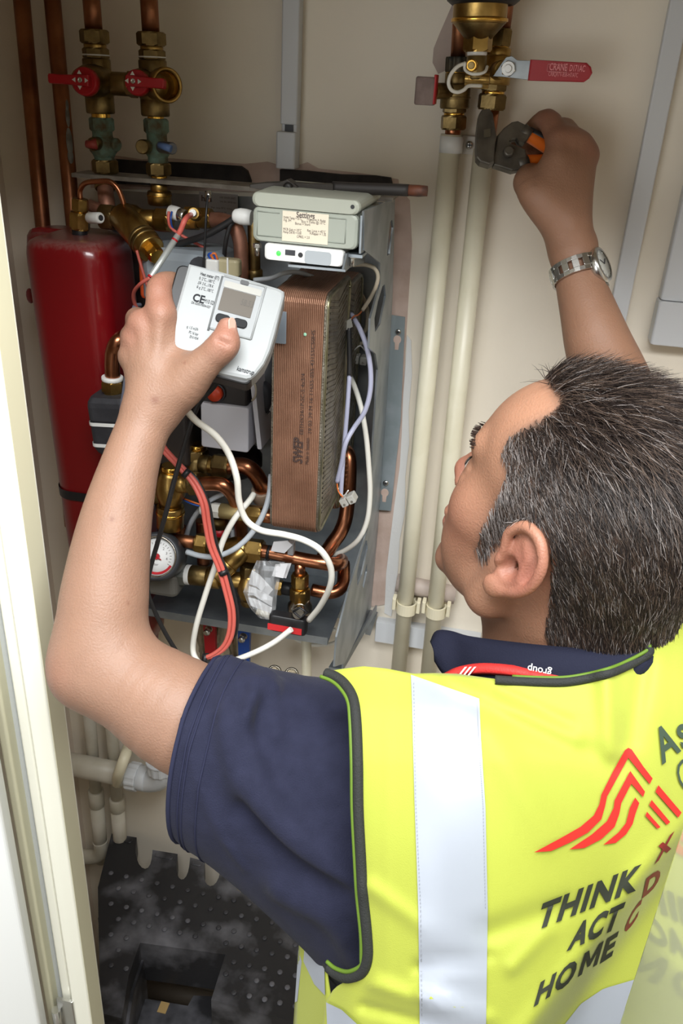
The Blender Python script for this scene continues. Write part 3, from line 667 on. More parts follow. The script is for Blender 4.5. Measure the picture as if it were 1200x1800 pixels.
part('dark_port', MB().lathe(W(352, 470, -.19), (0, -1, 0), [(0, .012), (.004, .012)], 18), dark_grey, ac)
cn = thing('connector', 'white cable connector with blue and orange leads above the held meter', 'connector', W(376, 478, -.185))
part('body', MB().box(W(375, 472, -.19), (.008, .007, .011), bev=.002), white_plastic, cn)
for i, m in enumerate((blue_plastic, M('orange_wire', (214, 112, 50), .5))):
    part('wire', MB().tube(crv([W(372+i*4, 458, -.193), W(366+i*5, 448, -.195), W(374+i*4, 446, -.195), W(380+i*2, 456, -.193)], 6), .0013, 8), m, cn)
cn = thing('connector', 'beige block connector squeezed against the dusty copper bend', 'connector', W(403, 480, -.185))
part('body', MB().box(W(402, 470, -.185), (.014, .008, .010), bev=.003), M('beige_plastic', (176, 166, 132), .5), cn)
part('band', MB().box(W(400, 470, -.1935), (.001, .0006, .0105)), white_plastic, cn)
lb = thing('rating_label', 'small silver rating label stuck on the back plate below the top rail', 'label', W(385, 380, -.018))
q = W(384, 361, -.024); part('sheet', MB().box(q, (.026, .0004, .015)), M('silver_label', (190, 190, 192), .5), lb)
for dx, dz, tx, s_, bd in ((-.023, .004, 'hsf', .010, .03), (.002, .009, 'HSF DHW UNIT', .003, 0), (.002, .004, 'S/N 20118765 bar', .003, 0), (-.01, -.004, 'Max. temp 90°C 16 bar', .003, 0), (-.01, -.009, 'Test pressure 24', .003, 0)):
    words(lb, tx, q+np.array([dx, -.0008, dz]), (1, 0, 0), (0, 0, 1), s_, ink, bold=bd)
# probe with red leads
pr = thing('temperature_probe', 'pale steel temperature probe slanting up from the index finger', 'probe', W(265, 488, -.24))
p0, p1 = W(264, 488, -.25), W(313, 413, -.22)
part('barrel', MB().lathe(p0, p1-p0, [(0, .0028), (.002, .0034), (np.linalg.norm(p1-p0), .0034)], 14), M('probe_steel', (196, 200, 196), .35, .5), pr)
for f_ in (.0, .86): part('red_band', MB().lathe(p0+(p1-p0)*f_, p1-p0, [(0, .0036), (.002, .0036)], 14), red_plastic, pr)
part('lead', MB().tube(crv([p1, W(318, 403, -.22), W(326, 385, -.215), W(336, 377, -.18)], 6), .0030, 10), red_cable, pr)
part('lead', MB().tube(crv([p0, W(248, 498, -.25), W(236, 512, -.24), (W(235, 528, -.23)), W(243, 546, -.22), W(256, 560, -.21)], 6), .0021, 10), M('brick_red_lead', (166, 78, 66), .5), pr)
cable('capillary_lead', [(240, 440, -.2), (248, 468, -.2), (258, 500, -.2), (268, 530, -.2)], 2.6, M('brick_red_lead', (0, 0, 0)), 'brick-red lead dropping straight behind the probe beside the vessel')

# black insulated body with copper elbow, at the vessel's right edge
Yb = -.235
vb = thing('insulated_valve', 'black insulated valve body bound with two white cable ties', 'valve', W(205, 800, Yb))
q0, q1 = W(200, 690, Yb), W(216, 800, Yb); d = unit(q1-q0); X_ = unit(np.cross(d, (0, 1, 0))); X_ = X_ if X_[0] > 0 else -X_
Yd = np.cross(d, X_); L = np.linalg.norm(q1-q0)
mb = MB(); R = []
for f_, k in ((0, .84), (.07, .97), (.14, 1), (.34, 1), (.36, .97), (.42, .97), (.44, 1.0), (.78, .99), (.86, .9), (1, .6)):
    R.append([q0+d*L*f_+X_*a+Yd*b for a, b in rrect(S(q0, 38)*k, .026*k, .008)])
mb.rings(R, smooth=False); part('insulation_shell', mb, M('black_insulation', (46, 46, 50), .7, var=(36, 36, 40), vs=50, bump=.2), vb)
for f_ in (.39, .72):
    R = [[q0+d*(L*f_+e)+X_*a+Yd*b for a, b in rrect(S(q0, 38.6), .0275, .008)] for e in (-.0022, .0022)]
    part('cable_tie', MB().rings(R, cap=False), white_plastic, vb, 'white cable tie')
run(vb, (199, 700, Yb), (197, 655, Yb), [('spigot', 'cyl', 16, .1, .35, brass_gold), ('nut', 'hex', 20, .26, .72, brass), ('washer', 'cyl', 19, .70, .86, white_plastic, 'dusty white washer')])
part('copper_elbow', bend([(198, 664, Yb), (197, 640, Yb), (199, 616, Yb), (208, 599, Yb), (224, 590, Yb+.02), (245, 586, Yb+.05)], 13.5, 16), copper, vb, 'polished copper elbow')
cable('grey_blue_cable', [(246, 536, -.2), (236, 540, -.225), (233, 570, -.27), (228, 610, -.28), (222, 660, -.28), (212, 730, -.275)], 4, M('blue_grey_sheath', (104, 108, 122), .5), 'blue-grey cable hanging straight past the copper elbow')

# circulator pump
pu = thing('circulator_pump', 'black and white circulator pump with an orange-red knob below the held meter', 'pump', W(400, 800, -.15))
_, tl, X, Zv, w, h = obox(pu, 'body', (344, 600), (436, 612), (352, 712), -.19, -.06, M('pump_black', (40, 34, 32), .5), .004)
_, tl2, X2, Zv2, w2, h2 = obox(pu, 'cover', (352, 707), (437, 718), (352, 785), -.196, -.12, M('pump_cover_white', (214, 214, 222), .45), .002, 'white lower cover')
_, _, _, _, _, _ = obox(pu, 'side_trim', (436, 640), (444, 640), (438, 790), -.192, -.1, M('pump_cover_white', (1, 1, 1)), .001, 'pale side trim')
n_ = np.cross(X, Zv)
kc = W(380, 690, -.192)
kn = part('knob', MB().lathe(kc, n_, [(0, S(kc, 14)), (.006, S(kc, 13.5)), (.010, S(kc, 12)), (.011, .0005)], 26), M('knob_red', (200, 62, 30), .4), pu, 'orange-red turning knob')
part('knob_ring', MB().torus(kc+n_*.001, n_, S(kc, 15.5), .0012, 30, 6), dark_grey, kn)
words(pu, 'wilo', W(393, 671, -.1915), X, Zv, .016, white_plastic, None, .02)
part('motor', MB().lathe(W(455, 690, -.13), (0, -1, .1), [(0, .026), (.03, .026), (.034, .022), (.035, .001)], 26), dark_grey, pu)
part('gear_case', MB().ball(W(466, 655, -.12), (.024, .035, .03)), M('grey_cast', (92, 94, 98), .5, .5), pu)
part('volute', MB().ball(W(400, 805, -.10), (.05, .04, .03)), M('dark_cast_iron', (42, 34, 30), .6, .4), pu)
bl_ = W(480, 716, -.155); part('bolt', MB().hexa(bl_, (0, -1, .1), .005, .006), steel, pu)
part('bracket_arm', MB().tube([W(440, 690, -.15), W(476, 722, -.15)], .008, 10), M('grey_cast', (1, 1, 1)), pu)
part('terminal_box', MB().box(W(300, 745, -.16), (.035, .03, .045), bev=.004), M('pump_black', (1, 1, 1)), pu)
cable('cable', [(447, 672, -.2), (450, 685, -.205), (448, 698, -.205), (443, 704, -.2)], 2, beige_cable, 'short thin cream wire looped at the side of the pump')

# brass valves and copper bends below the pump
v1 = thing('brass_valve', 'brass valve body directly below the pump with the upper copper bend', 'valve', W(348, 860, -.16))
run(v1, (347, 780, -.17), (346, 862, -.17), [('collar', 'cyl', 15, 0, .12, brass_gold), ('bonnet', 'hex', 20, .1, .34, brass_dull), ('body', 'barrel', 24, .25, .85, brass_dull), ('foot', 'cyl', 16, .8, 1, brass_dull)])
run(v1, (352, 815, -.18), (408, 822, -.18), [('outlet', 'cyl', 17, 0, .3, brass_dull), ('thread', 'thread', 16, .28, .44, brass), ('nut', 'hex', 23, .42, .92, brass_dull)])
part('copper_bend', bend([(395, 822, -.18), (420, 818, -.18), (438, 823, -.18), (452, 838, -.175), (460, 856, -.17), (462, 875, -.16)], 14.5, 16), copper, v1, 'polished copper bend')
run(v1, (458, 850, -.172), (464, 880, -.16), [('socket', 'cyl', 19, .3, .9, M('dusty_white_brass', (190, 170, 150), .6, .5))])
v2 = thing('brass_valve', 'brass valve body with gold collar and drop cap left of the lower copper bend', 'valve', W(302, 926, -.18))
run(v2, (300, 818, -.2), (299, 930, -.2), [('collar', 'cyl', 17, 0, .12, brass_gold), ('body', 'barrel', 27, .08, .6, brass), ('neck', 'cyl', 18, .5, .7, brass), ('cap', 'cyl', 24, .62, .97, brass), ('cap_bead', 'torus' if False else 'cyl', 25.5, .70, .75, brass_gold)])
run(v2, (310, 850, -.205), (368, 850, -.205), [('outlet', 'cyl', 17, 0, .3, brass), ('thread', 'thread', 17, .25, .42, brass), ('nut', 'hex', 22, .40, .72, brass_dull)])
run(v2, (262, 872, -.195), (290, 870, -.195), [('inlet', 'cyl', 15, 0, 1, brass_dull)])
part('copper_bend', bend([(345, 852, -.205), (370, 850, -.205), (392, 853, -.205), (408, 868, -.2), (416, 886, -.195), (420, 905, -.18)], 13, 16), copper, v2, 'copper bend heated blue-brown')
cable('copper_pipe', [(420, 902, -.18), (424, 930, -.17), (424, 968, -.16)], 12, copper_dull, 'short upright copper pipe under the flow sensor', 'pipe')
cable('copper_pipe', [(356, 915, -.12), (357, 950, -.12), (358, 990, -.12)], 12, copper_dull, 'dark copper pipe deep behind the red twin cable', 'pipe')
cable('copper_pipe', [(318, 925, -.13), (318, 945, -.13), (319, 975, -.13)], 9, copper_dull, 'dark copper stub behind the drop cap', 'pipe')
fs = thing('flow_sensor', 'brass flow sensor with a dusty white plug, crossed by the white cable', 'sensor', W(410, 925, -.2))
run(fs, (372, 896, -.2), (480, 908, -.2), [('plug', 'cyl', 11, -.18, .05, white_plastic, 'dusty white plug'), ('plug_head', 'hex', 14, 0, .16, M('dusty_plastic', (196, 194, 186), .7)), ('body', 'cyl', 14, .14, .6, M('pale_brass', (178, 160, 112), .45, .8)), ('nut', 'hex', 17, .55, .82, brass), ('tail', 'cyl', 13, .8, 1.0, copper)])
part('red_ring', MB().lathe(W(385, 926, -.17), (0, 0, -1), [(0, .012), (.014, .012)], 18), red_plastic, fs, 'dull red ring')
part('ring_seat', MB().lathe(W(385, 906, -.17), (0, 0, -1), [(0, .013), (.016, .013)], 18), brass_dull, fs)
part('wire', MB().tube(crv([W(352, 890, -.2), W(335, 885, -.2), W(318, 876, -.19)], 5), .0012, 6), blue_plastic, fs)
part('wire', MB().tube(crv([W(352, 887, -.2), W(335, 881, -.2), W(318, 874, -.19)], 5), .0012, 6), M('orange_wire', (1, 1, 1)), fs)

# pressure gauge
ga = thing('pressure_gauge', 'round pressure gauge with a white dial and red scale, half hidden by the forearm', 'gauge', W(275, 1020, -.2))
gc = W(277, 978, -.23); gn = unit((.10, -.88, .46)); gx, gy, _ = frame(gn); gx, gy = (gx, gy) if gx[0] > 0 else (-gx, -gy)
gr = S(gc, 44)
part('case', MB().lathe(gc-gn*.035, gn, [(0, gr*.8), (.006, gr*.98), (.030, gr), (.040, gr*.98), (.044, gr*.9), (.044, gr*.80), (.038, gr*.76)], 40, cap=False), M('dark_case', (58, 60, 64), .45, .2), ga)
dial = part('dial', MB().lathe(gc+gn*.0025, gn, [(0, gr*.78), (.001, gr*.78), (.001, .0003)], 40), M('dial_white', (226, 226, 224), .5), ga, 'white dial')
part('bezel', MB().torus(gc+gn*.0085, gn, gr*.80, gr*.035, 40, 8), chrome, ga)
mb = MB()
for i in range(24):
    a0, a1 = math.radians(200+i*5.5), math.radians(200+(i+1)*5.5); q = gc+gn*.0039
    mb.add([q+(gx*math.cos(t_)+gy*math.sin(t_))*gr*r_ for t_, r_ in ((a0, .62), (a1, .62), (a1, .72), (a0, .72))], [(0, 1, 2, 3)], False)
part('red_scale', mb, red_plastic, dial, 'red scale band')
mb = MB()
for i in range(15):
    a0 = math.radians(-30+i*12); e = gx*math.cos(a0)+gy*math.sin(a0); g_ = np.cross(gn, e); q = gc+gn*.0038
    mb.add([q+e*gr*.52+g_*.0003, q+e*gr*.60+g_*.0003, q+e*gr*.60-g_*.0003, q+e*gr*.52-g_*.0003], [(0, 1, 2, 3)], False)
part('ticks', mb, ink, dial)
for i, tx in enumerate(('4', '3', '2', '1')):
    a0 = math.radians(-10+i*32); words(dial, tx, gc+gn*.0038+(gx*math.cos(a0)+gy*math.sin(a0))*gr*.40-gx*.001-gy*.0015, gx, gy, .005)
words(dial, 'bar', gc+gn*.0038-gy*gr*.36-gx*.003, gx, gy, .0045)
part('hub', MB().lathe(gc+gn*.004, gn, [(0, gr*.13), (.003, gr*.11)], 16), red_plastic, dial, 'red pointer hub')
part('pointer', MB().tube([gc+gn*.006, gc+gn*.006+gx*gr*.2-gy*gr*.12], [.0015, .0006], 6), red_plastic, dial)
mb = MB().box(W(285, 1015, -.2), (.028, .02, .018), bev=.006); part('body', mb, M('grey_cast_body', (112, 110, 104), .6, .4), ga)
run(ga, (312, 1008, -.2), (440, 1022, -.2), [('nut', 'hex', 20, 0, .13, M('grey_nut', (108, 110, 104), .5, .6)), ('ptfe_tape', 'thread', 18, .12, .19, white_plastic, 'white sealing tape'), ('tube', 'cyl', 18, .18, .44, brass_dull), ('tube_end', 'cyl', 20, .42, .6, brass), ('nipple', 'cyl', 15, .58, 1.0, brass)])

# lower pipe row: copper, brass wye, long copper pipe
wy = thing('brass_wye', 'brass angled fitting on the lower pipe row beside the clear bag', 'fitting', W(425, 1060, -.2))
run(wy, (300, 948, -.2), (475, 972, -.2), [('copper_stub', 'pipe', 11.5, 0, .3, copper_dull), ('nut', 'hex', 19, .26, .38, brass), ('body', 'cyl', 15, .36, .62, brass_dull), ('body_end', 'barrel', 21, .55, .82, brass), ('nut', 'hex', 22, .76, .93, brass)])
run(wy, (430, 966, -.205), (378, 1012, -.225), [('branch', 'cyl', 17, 0, .6, brass), ('branch_nut', 'cyl', 19, .5, 1, brass)])
run(wy, (440, 992, -.2), (436, 1062, -.2), [('elbow_nut', 'hex', 18, 0, .28, brass_dull), ('elbow', 'barrel', 22, .22, .85, brass), ('elbow_foot', 'cyl', 14, .8, 1.0, brass_dull)])
lp = thing('copper_pipe', 'long copper pipe crossing below the heat exchangers with a white tag tied on', 'pipe', W(530, 990, -.2))
part('tube', bend([(458, 968, -.2), (490, 974, -.2), (530, 983, -.2), (565, 989, -.2), (586, 992, -.195), (597, 990, -.18), (600, 985, -.15)], 12.5, 16), copper, lp)
part('cable_tie', MB().lathe(W(470, 971, -.2), W(480, 973, -.2)-W(470, 971, -.2), [(0, S(W(470, 971, -.2), 13.5)), (.004, S(W(470, 971, -.2), 13.5))], 20), black_plastic, lp, 'black cable tie')
part('cable_tie', MB().tube(crv([W(470, 983, -.21), W(474, 990, -.215), (W(486, 996, -.215))], 4), .0012, 6), black_plastic, lp)
tg = MB()
for pts, yy in (([(481, 952), (505, 950), (514, 958), (500, 972), (476, 968)], -.216), ([(492, 990), (512, 990), (503, 1016), (484, 1012)], -.216)):
    w_ = [W(x, y, yy) for x, y in pts]; o_ = w_[0]; tg.prism(o_, (1, 0, 0), (0, 0, 1), [(q[0]-o_[0], q[2]-o_[2]) for q in w_], .0008)
part('paper_tag', tg, M('white_paper', (228, 228, 230), .7), lp, 'folded white paper tag')
part('tag_clip', MB().box(W(512, 962, -.205), (.004, .006, .009), bev=.001), M('clear_plastic', (220, 222, 224), .15, 0, spec=.6, **{'Transmission Weight': .6}), lp)
cable('copper_pipe', [(596, 800, -.06), (606, 792, -.07), (613, 806, -.08), (613, 850, -.09), (608, 905, -.10), (598, 935, -.11), (582, 958, -.12), (565, 985, -.13)], 13, copper, 'bent copper pipe rising beside the rear heat exchanger', 'pipe', k=8)
cable('copper_pipe', [(548, 1037, -.17), (575, 1042, -.17), (592, 1039, -.165), (602, 1028, -.155), (604, 1010, -.14), (604, 990, -.12)], 11.5, copper, 'short copper elbow tucked behind the side panel at the bottom', 'pipe')
dv = thing('drain_valve', 'small nickel valve with a black lever and red strip on brass nuts', 'valve', W(527, 1095, -.2))
run(dv, (527, 988, -.2), (527, 1088, -.2), [('copper_stub', 'pipe', 9.5, 0, .3, copper), ('nut', 'hex', 15.5, .2, .42, brass), ('collar', 'cyl', 12, .40, .46, brass_gold), ('nut', 'hex', 18, .44, .68, brass), ('body', 'barrel', 22, .64, .95, chrome), ('collar', 'cyl', 17, .66, .72, chrome), ('foot', 'cyl', 12, .9, 1.1, chrome)])
run(dv, (527, 1072, -.21), (524, 1078, -.25), [('stem', 'cyl', 11, 0, 1, chrome)])
h0, h1 = W(474, 1089, -.245), W(540, 1101, -.245); X_ = unit(h1-h0); Zl = unit(np.cross(X_, (0, 1, 0))); Zl = Zl if Zl[2] > 0 else -Zl
hd = part('lever', MB().box((h0+h1)/2, (np.linalg.norm(h1-h0)/2, .0075, .012), (X_, np.cross(Zl, X_), Zl), bev=.003), black_plastic, dv, 'black lever')
part('red_strip', MB().box((h0+h1)/2+np.array([-.003, -.0078, -.005]), (np.linalg.norm(h1-h0)/2*.9, .0006, .0045), (X_, np.cross(Zl, X_), Zl)), M('strip_red', (196, 40, 44), .4), hd, 'red strip')
part('lever_ridges', MB().tube([W(515, 1075, -.262), W(527, 1068, -.262), W(540, 1076, -.262), W(528, 1086, -.262), W(515, 1075, -.262)], .0016, 6), black_plastic, hd)
run(dv, (485, 1032, -.17), (514, 1036, -.17), [('inlet_nut', 'hex', 14, 0, .4, brass), ('black_hose', 'cyl', 12, .38, .95, black_plastic, 'black hose')])
# clear bag of paper labels
bg = thing('clear_bag', 'crumpled clear plastic bag of white paper labels hanging from the copper pipe', 'bag', W(458, 1085, -.2))
pl = MB()
for i, pts in enumerate(([(443, 1002), (456, 1010), (480, 1036), (470, 1048), (450, 1030), (437, 1026)], [(438, 1030), (450, 1034), (479, 1050), (478, 1066), (446, 1046), (436, 1046)], [(436, 1050), (448, 1052), (478, 1068), (476, 1078), (440, 1064)], [(484, 992), (506, 990), (498, 1016), (478, 1012)])):
    w_ = [W(x, y, -.219-.003*i) for x, y in pts]; o_ = w_[0]
    pl.prism(o_, (1, 0, 0), (0, 0, 1), [(q[0]-o_[0], q[2]-o_[2]) for q in w_], .0007)
part('paper_labels', pl, M('white_paper', (1, 1, 1)), bg, 'white paper labels')
g = 11; rows = []
lft = [(452, 985), (442, 1005), (428, 1040), (438, 1066), (456, 1086)]; rgt = [(500, 988), (492, 1010), (486, 1046), (484, 1072), (478, 1090)]
for i in range(g):
    f_ = i/(g-1)*4; k_ = min(int(f_), 3); f_ -= k_
    a_ = np.array(lft[k_])*(1-f_)+np.array(lft[k_+1])*f_; b_ = np.array(rgt[k_])*(1-f_)+np.array(rgt[k_+1])*f_
    rows.append([W(*(a_*(1-j/(g-1))+b_*j/(g-1)), -.234+.012*((j/(g-1)-.5)**2)*4+random.uniform(-.004, .004)) for j in range(g)])
film = part('film', MB().rings(rows, closed=False, cap=False, smooth=False), M('clear_film', (235, 238, 240), .12, 0, spec=.7, **{'Alpha': .22}), bg, 'clear crinkled film')
film.modifiers.new('solid', 'SOLIDIFY').thickness = .0006
part('contents', MB().tube([W(452, 1072, -.222), W(478, 1082, -.222)], .006, 10), M('pale_cord', (196, 190, 172), .7), bg, 'coiled pale cord at the bottom')

# ================================================================ cables
Yc = -.30
cable('cable', [(318, 700, -.37), (328, 720, -.35), (345, 740, -.34), (378, 765, -.33), (402, 798, -.32), (416, 840, -.32), (420, 880, -.315), (432, 913, -.31), (458, 932, -.31), (500, 940, -.31), (535, 950, -.31), (564, 968, -.31), (581, 998, -.305), (580, 1030, -.30), (563, 1065, -.285), (543, 1090, -.268)], 5.8, white_cable, 'thick white cable hanging from the wrist, looping under the heat exchanger', k=8)
cable('cable', [(512, 1106, -.262), (480, 1130, -.265), (440, 1150, -.27), (395, 1166, -.27), (360, 1176, -.27)], 5, white_cable, 'white cable slanting down from the small lever valve to the blue sleeve')
cable('cable', [(446, 868, -.22), (438, 880, -.23), (412, 912, -.25), (392, 950, -.26), (378, 995, -.27), (362, 1042, -.275), (346, 1095, -.28), (339, 1135, -.28), (343, 1156, -.285), (358, 1172, -.29)], 5.2, white_cable, 'white cable running straight down in front of the red lever tap')
cable('cable', [(476, 835, -.22), (473, 870, -.24), (462, 905, -.25), (440, 940, -.255), (412, 965, -.262), (380, 978, -.262), (352, 977, -.262), (328, 970, -.258)], 5, grey_cable, 'grey cable curving under the copper bends to the gauge')
cable('cable', [(396, 866, -.19), (372, 878, -.19), (350, 897, -.185), (335, 920, -.18), (326, 945, -.17)], 4.5, grey_cable, 'short grey-white cable behind the red twin cable')
cable('cable', [(408, 930, -.17), (410, 955, -.17), (414, 975, -.16)], 4, grey_cable, 'stub of grey-white cable behind the copper pipe under the sensor')
rt = thing('twin_cable', 'salmon-red twin cable bundled with a black wire and black ties', 'cable', W(385, 1100, -.28))
base_ = [(280, 775, -.26), (290, 792, -.27), (318, 822, -.28), (342, 850, -.285), (358, 884, -.29), (364, 920, -.29), (372, 960, -.29), (388, 1000, -.29), (398, 1035, -.29), (407, 1075, -.29), (406, 1110, -.29), (396, 1135, -.29), (378, 1150, -.29), (360, 1157, -.29)]
for dx, yy, m, r_ in ((-4, 0, red_cable, 3.8), (3.5, .001, red_cable, 3.8)):
    part('conductor', MB().tube(crv([W(x+dx, y, z+yy) for x, y, z in base_], 7), S(W(370, 950, -.29), r_), 10), m, rt)
part('black_wire', MB().tube(crv([W(318, 818, -.27), W(345, 842, -.275), W(366, 884, -.278), W(375, 930, -.28), W(384, 970, -.28), W(399, 1005, -.28), W(410, 1040, -.28), W(417, 1078, -.28), W(415, 1110, -.28), W(412, 1120, -.275)], 7), S(W(370, 950, -.29), 3.4), 10), black_cable, rt, 'black wire')
for (x, y), dv_ in (((327, 832), (1, .8)), ((392, 1005), (.45, 1)), ((362, 1157), (1, -.1))):
    q = W(x, y, -.288); ax_ = unit(W(x+dv_[0]*5, y+dv_[1]*5, -.288)-q)
    part('cable_tie', MB().lathe(q-ax_*.003, ax_, [(0, S(q, 9)), (.006, S(q, 9))], 14), black_plastic, rt, 'black cable tie')
cable('cable', [(395, 655, -.3), (372, 684, -.3), (350, 708, -.3), (335, 745, -.3), (322, 790, -.3), (306, 845, -.3), (292, 900, -.3), (278, 950, -.29), (264, 1000, -.28), (259, 1035, -.28), (270, 1070, -.27), (290, 1112, -.26), (318, 1158, -.25)], 4.4, black_cable, 'long dusty black cable falling in front of the pressure gauge')
cable('cable', [(610, 655, -.08), (621, 675, -.1), (634, 715, -.12), (643, 765, -.13), (648, 820, -.13), (650, 870, -.13), (645, 915, -.13), (630, 948, -.13), (605, 968, -.12), (580, 976, -.11)], 4.6, white_cable, 'white cable looping down inside the steel side panel')
cable('cable', [(617, 552, -.13), (632, 578, -.16), (644, 610, -.17), (651, 650, -.17), (650, 690, -.17), (640, 725, -.17), (622, 752, -.17), (607, 780, -.18), (600, 815, -.18), (592, 848, -.18)], 4.4, lav_cable, 'lavender-grey cable bowing out beside the heat exchangers')
cable('cable', [(614, 660, -.16), (610, 720, -.17), (604, 790, -.175), (600, 850, -.18), (599, 868, -.18)], 4, lav_cable, 'straight lavender-grey cable down the edge of the rear exchanger')
cable('black_sleeve', [(613, 575, -.15), (614, 620, -.155), (614, 662, -.16)], 4.5, black_cable, 'short black sleeve over the straight lavender cable', 'sleeve')
cable('cable', [(620, 466, -.17), (640, 465, -.17), (657, 471, -.17), (664, 485, -.17), (660, 505, -.17), (650, 525, -.16), (637, 545, -.15)], 3.6, beige_cable, 'beige cable stub bending from the control box to a paper tag')
cable('lead', [(637, 545, -.15), (630, 553, -.15), (622, 556, -.15), (616, 562, -.15)], 1.6, M('bare_copper_wire', (170, 98, 60), .4, .6), 'thin brown wire between the beige cable and the paper tag')
tag_ = thing('wire_tag', 'grey folded wire tag on the rear heat exchanger', 'tag', W(606, 580, -.15))
w_ = [W(x, y, -.152) for x, y in ((599, 570), (617, 559), (620, 574), (597, 586))]; o_ = w_[0]
part('flag', MB().prism(o_, (1, 0, 0), (0, 0, 1), [(q[0]-o_[0], q[2]-o_[2]) for q in w_], .001), M('tag_grey', (150, 148, 140), .6), tag_)
cable('cable', [(620, 508, -.03), (636, 520, -.035), (645, 545, -.04), (644, 575, -.04), (632, 590, -.035), (615, 596, -.03)], 3.6, beige_cable, 'beige cable coil on the back plate behind the lavender cable')
cable('cable', [(655, 560, -.03), (652, 585, -.035), (640, 602, -.04), (618, 605, -.035)], 3.4, beige_cable, 'second beige loop low on the back plate')
cable('cable', [(446, 492, -.2), (475, 489, -.2), (500, 480, -.2), (525, 479, -.2), (550, 487, -.18)], 4, grey_cable, 'grey-white cable crossing above the front heat exchanger')
cable('cable', [(594, 466, -.1), (594, 490, -.1), (593, 500, -.09)], 3, beige_cable, 'tiny beige cable end hanging under the control module')
clear = M('clear_plastic', (0, 0, 0))
def choc(name, label, c, ax_, n, wires):
    t_ = thing(name, label, 'terminal block', c)
    X_ = unit(ax_); Yv_ = np.array([0, -1.0, 0]); Z_ = np.cross(X_, Yv_)
    for i in range(n):
        o_ = c+X_*(i*.0105)
        part('cell', MB().box(o_, (.0046, .0055, .008), (X_, Z_, np.cross(X_, Z_)), bev=.001), M('milky_plastic', (200, 198, 190), .3, 0, **{'Transmission Weight': .35}), t_)
        part('screw', MB().lathe(o_-np.array([0, .0078, 0])+Z_*.002, (0, -1, 0), [(0, .0016), (.001, .0016)], 10), steel, t_)
    for pts, m in wires: part('wire', MB().tube(crv(pts, 6), .0009, 6), m, t_)
orange_w = M('orange_wire', (1, 1, 1))
choc('terminal_block', 'clear terminal block with a white wire loop on the back plate', W(626, 630, -.05), (1, 0, -.06), 2, [([W(619, 622, -.055), W(624, 614, -.07), W(633, 608, -.07), W(641, 616, -.06)], white_plastic), ([W(616, 640, -.05), W(624, 640, -.055)], orange_w)])
choc('terminal_block', 'clear terminal block at the end of the lavender cables', W(606, 880, -.19), (.8, 0, .5), 2, [([W(592, 848, -.18), W(594, 862, -.19), W(600, 872, -.195)], orange_w), ([W(599, 866, -.18), W(604, 872, -.19), W(612, 862, -.195)], white_plastic), ([W(598, 868, -.18), W(602, 874, -.19), W(608, 890, -.195)], orange_w)])

# ================================================================ below the unit
for nm, lab, top, bot, tip0, tip1, m in (('lever_tap', 'chrome tap with a red lever below the unit', (368, 1062), (371, 1170), (366, 1083), (370, 1164), red_plastic), ('lever_tap', 'chrome tap with a blue lever below the unit', (425, 1072), (424, 1180), (428, 1096), (428, 1176), blue_plastic)):
    Yt = -.06; t = thing(nm, lab, 'tap', W(*bot, Yt))
    run(t, (top[0]-2, top[1]-4, Yt), (bot[0]-6, bot[1], Yt), [('union', 'hex', 17, 0, .12, chrome), ('collar', 'cyl', 18, .1, .2, chrome), ('body', 'barrel', 21, .15, .75, chrome), ('tail', 'hex', 16, .62, .8, chrome), ('lower_tail', 'cyl', 14, .78, 1.0, chrome)])
    o, tp = W(*tip0, Yt-.045), W(*tip1, Yt-.045); X_ = unit(tp-o); L = np.linalg.norm(tp-o); Zl = unit(np.cross(X_, (0, -1, 0))); w_ = S(o, 11)
    lv = part('lever', MB().prism(o, X_, Zl, [(0, -w_), (L*.3, -w_*1.02), (L*.95, -w_*.9), (L, -w_*.5), (L, w_*.5), (L*.95, w_*.9), (L*.3, w_*1.02), (0, w_)], .009, .002), m, t, 'coloured lever')
    sq = o+X_*L*.27+np.array([0, -.0012, 0]); nn = np.cross(X_, Zl); nn = nn if nn[1] < 0 else -nn
    part('screw', MB().lathe(sq+nn*.006, nn, [(0, S(sq, 6)), (.004, S(sq, 6)), (.005, S(sq, 4)), (.005, .0003)], 16), steel, lv, 'silver screw')
    part('stem', MB().lathe(sq, -nn, [(0, .006), (.03, .006)], 12), chrome, t)
def ppipe(lab, A, B, r, m=cream_pipe, name='white_pipe'):
    t = thing(name, lab, 'pipe', W(*B)); a, b = W(*A), W(*B)
    part('tube', MB().lathe(a, b-a, [(0, S(a, r)), (np.linalg.norm(b-a), S(a, r))], 20), m, t); return t
ppipe('cream pipe dropping from the small lever valve to the vest shoulder', (538, 1095, -.12), (540, 1300, -.12), 9)
ppipe('cream pipe below the gauge beside the raised elbow', (268, 1020, -.03), (275, 1200, -.03), 9)
ppipe('cream pipe in shadow behind the red lever tap', (384, 1080, -.03), (388, 1260, -.03), 8)
cable('white_hose', [(500, 1102, -.03), (512, 1118, -.03), (540, 1132, -.03), (575, 1133, -.03), (600, 1125, -.03), (640, 1112, -.03)], 3.5, white_cable, 'thin white hose looping on the wall below the bottom plate', 'hose')
cable('white_hose', [(500, 1093, -.05), (520, 1108, -.05), (550, 1113, -.05), (590, 1106, -.05)], 3, white_cable, 'upper thin white hose under the bottom plate', 'hose')
for x, y, lab in ((482, 1182, 'open chrome pipe end just above the blue sleeve, left one of two'), (512, 1186, 'open chrome pipe end just above the blue sleeve, right one of two')):
    t = thing('pipe_end', lab, 'pipe end', W(x, y+20, -.08)); q = W(x, y, -.09); ax_ = unit((.1, -.75, .6)); r = S(q, 13)
    part('tube', MB().lathe(q-ax_*.03, ax_, [(0, r*.8), (.024, r*.84), (.025, r), (.032, r), (.032, r*.7), (.012, r*.66), (.011, .0005)], 20, cap=False), chrome, t)
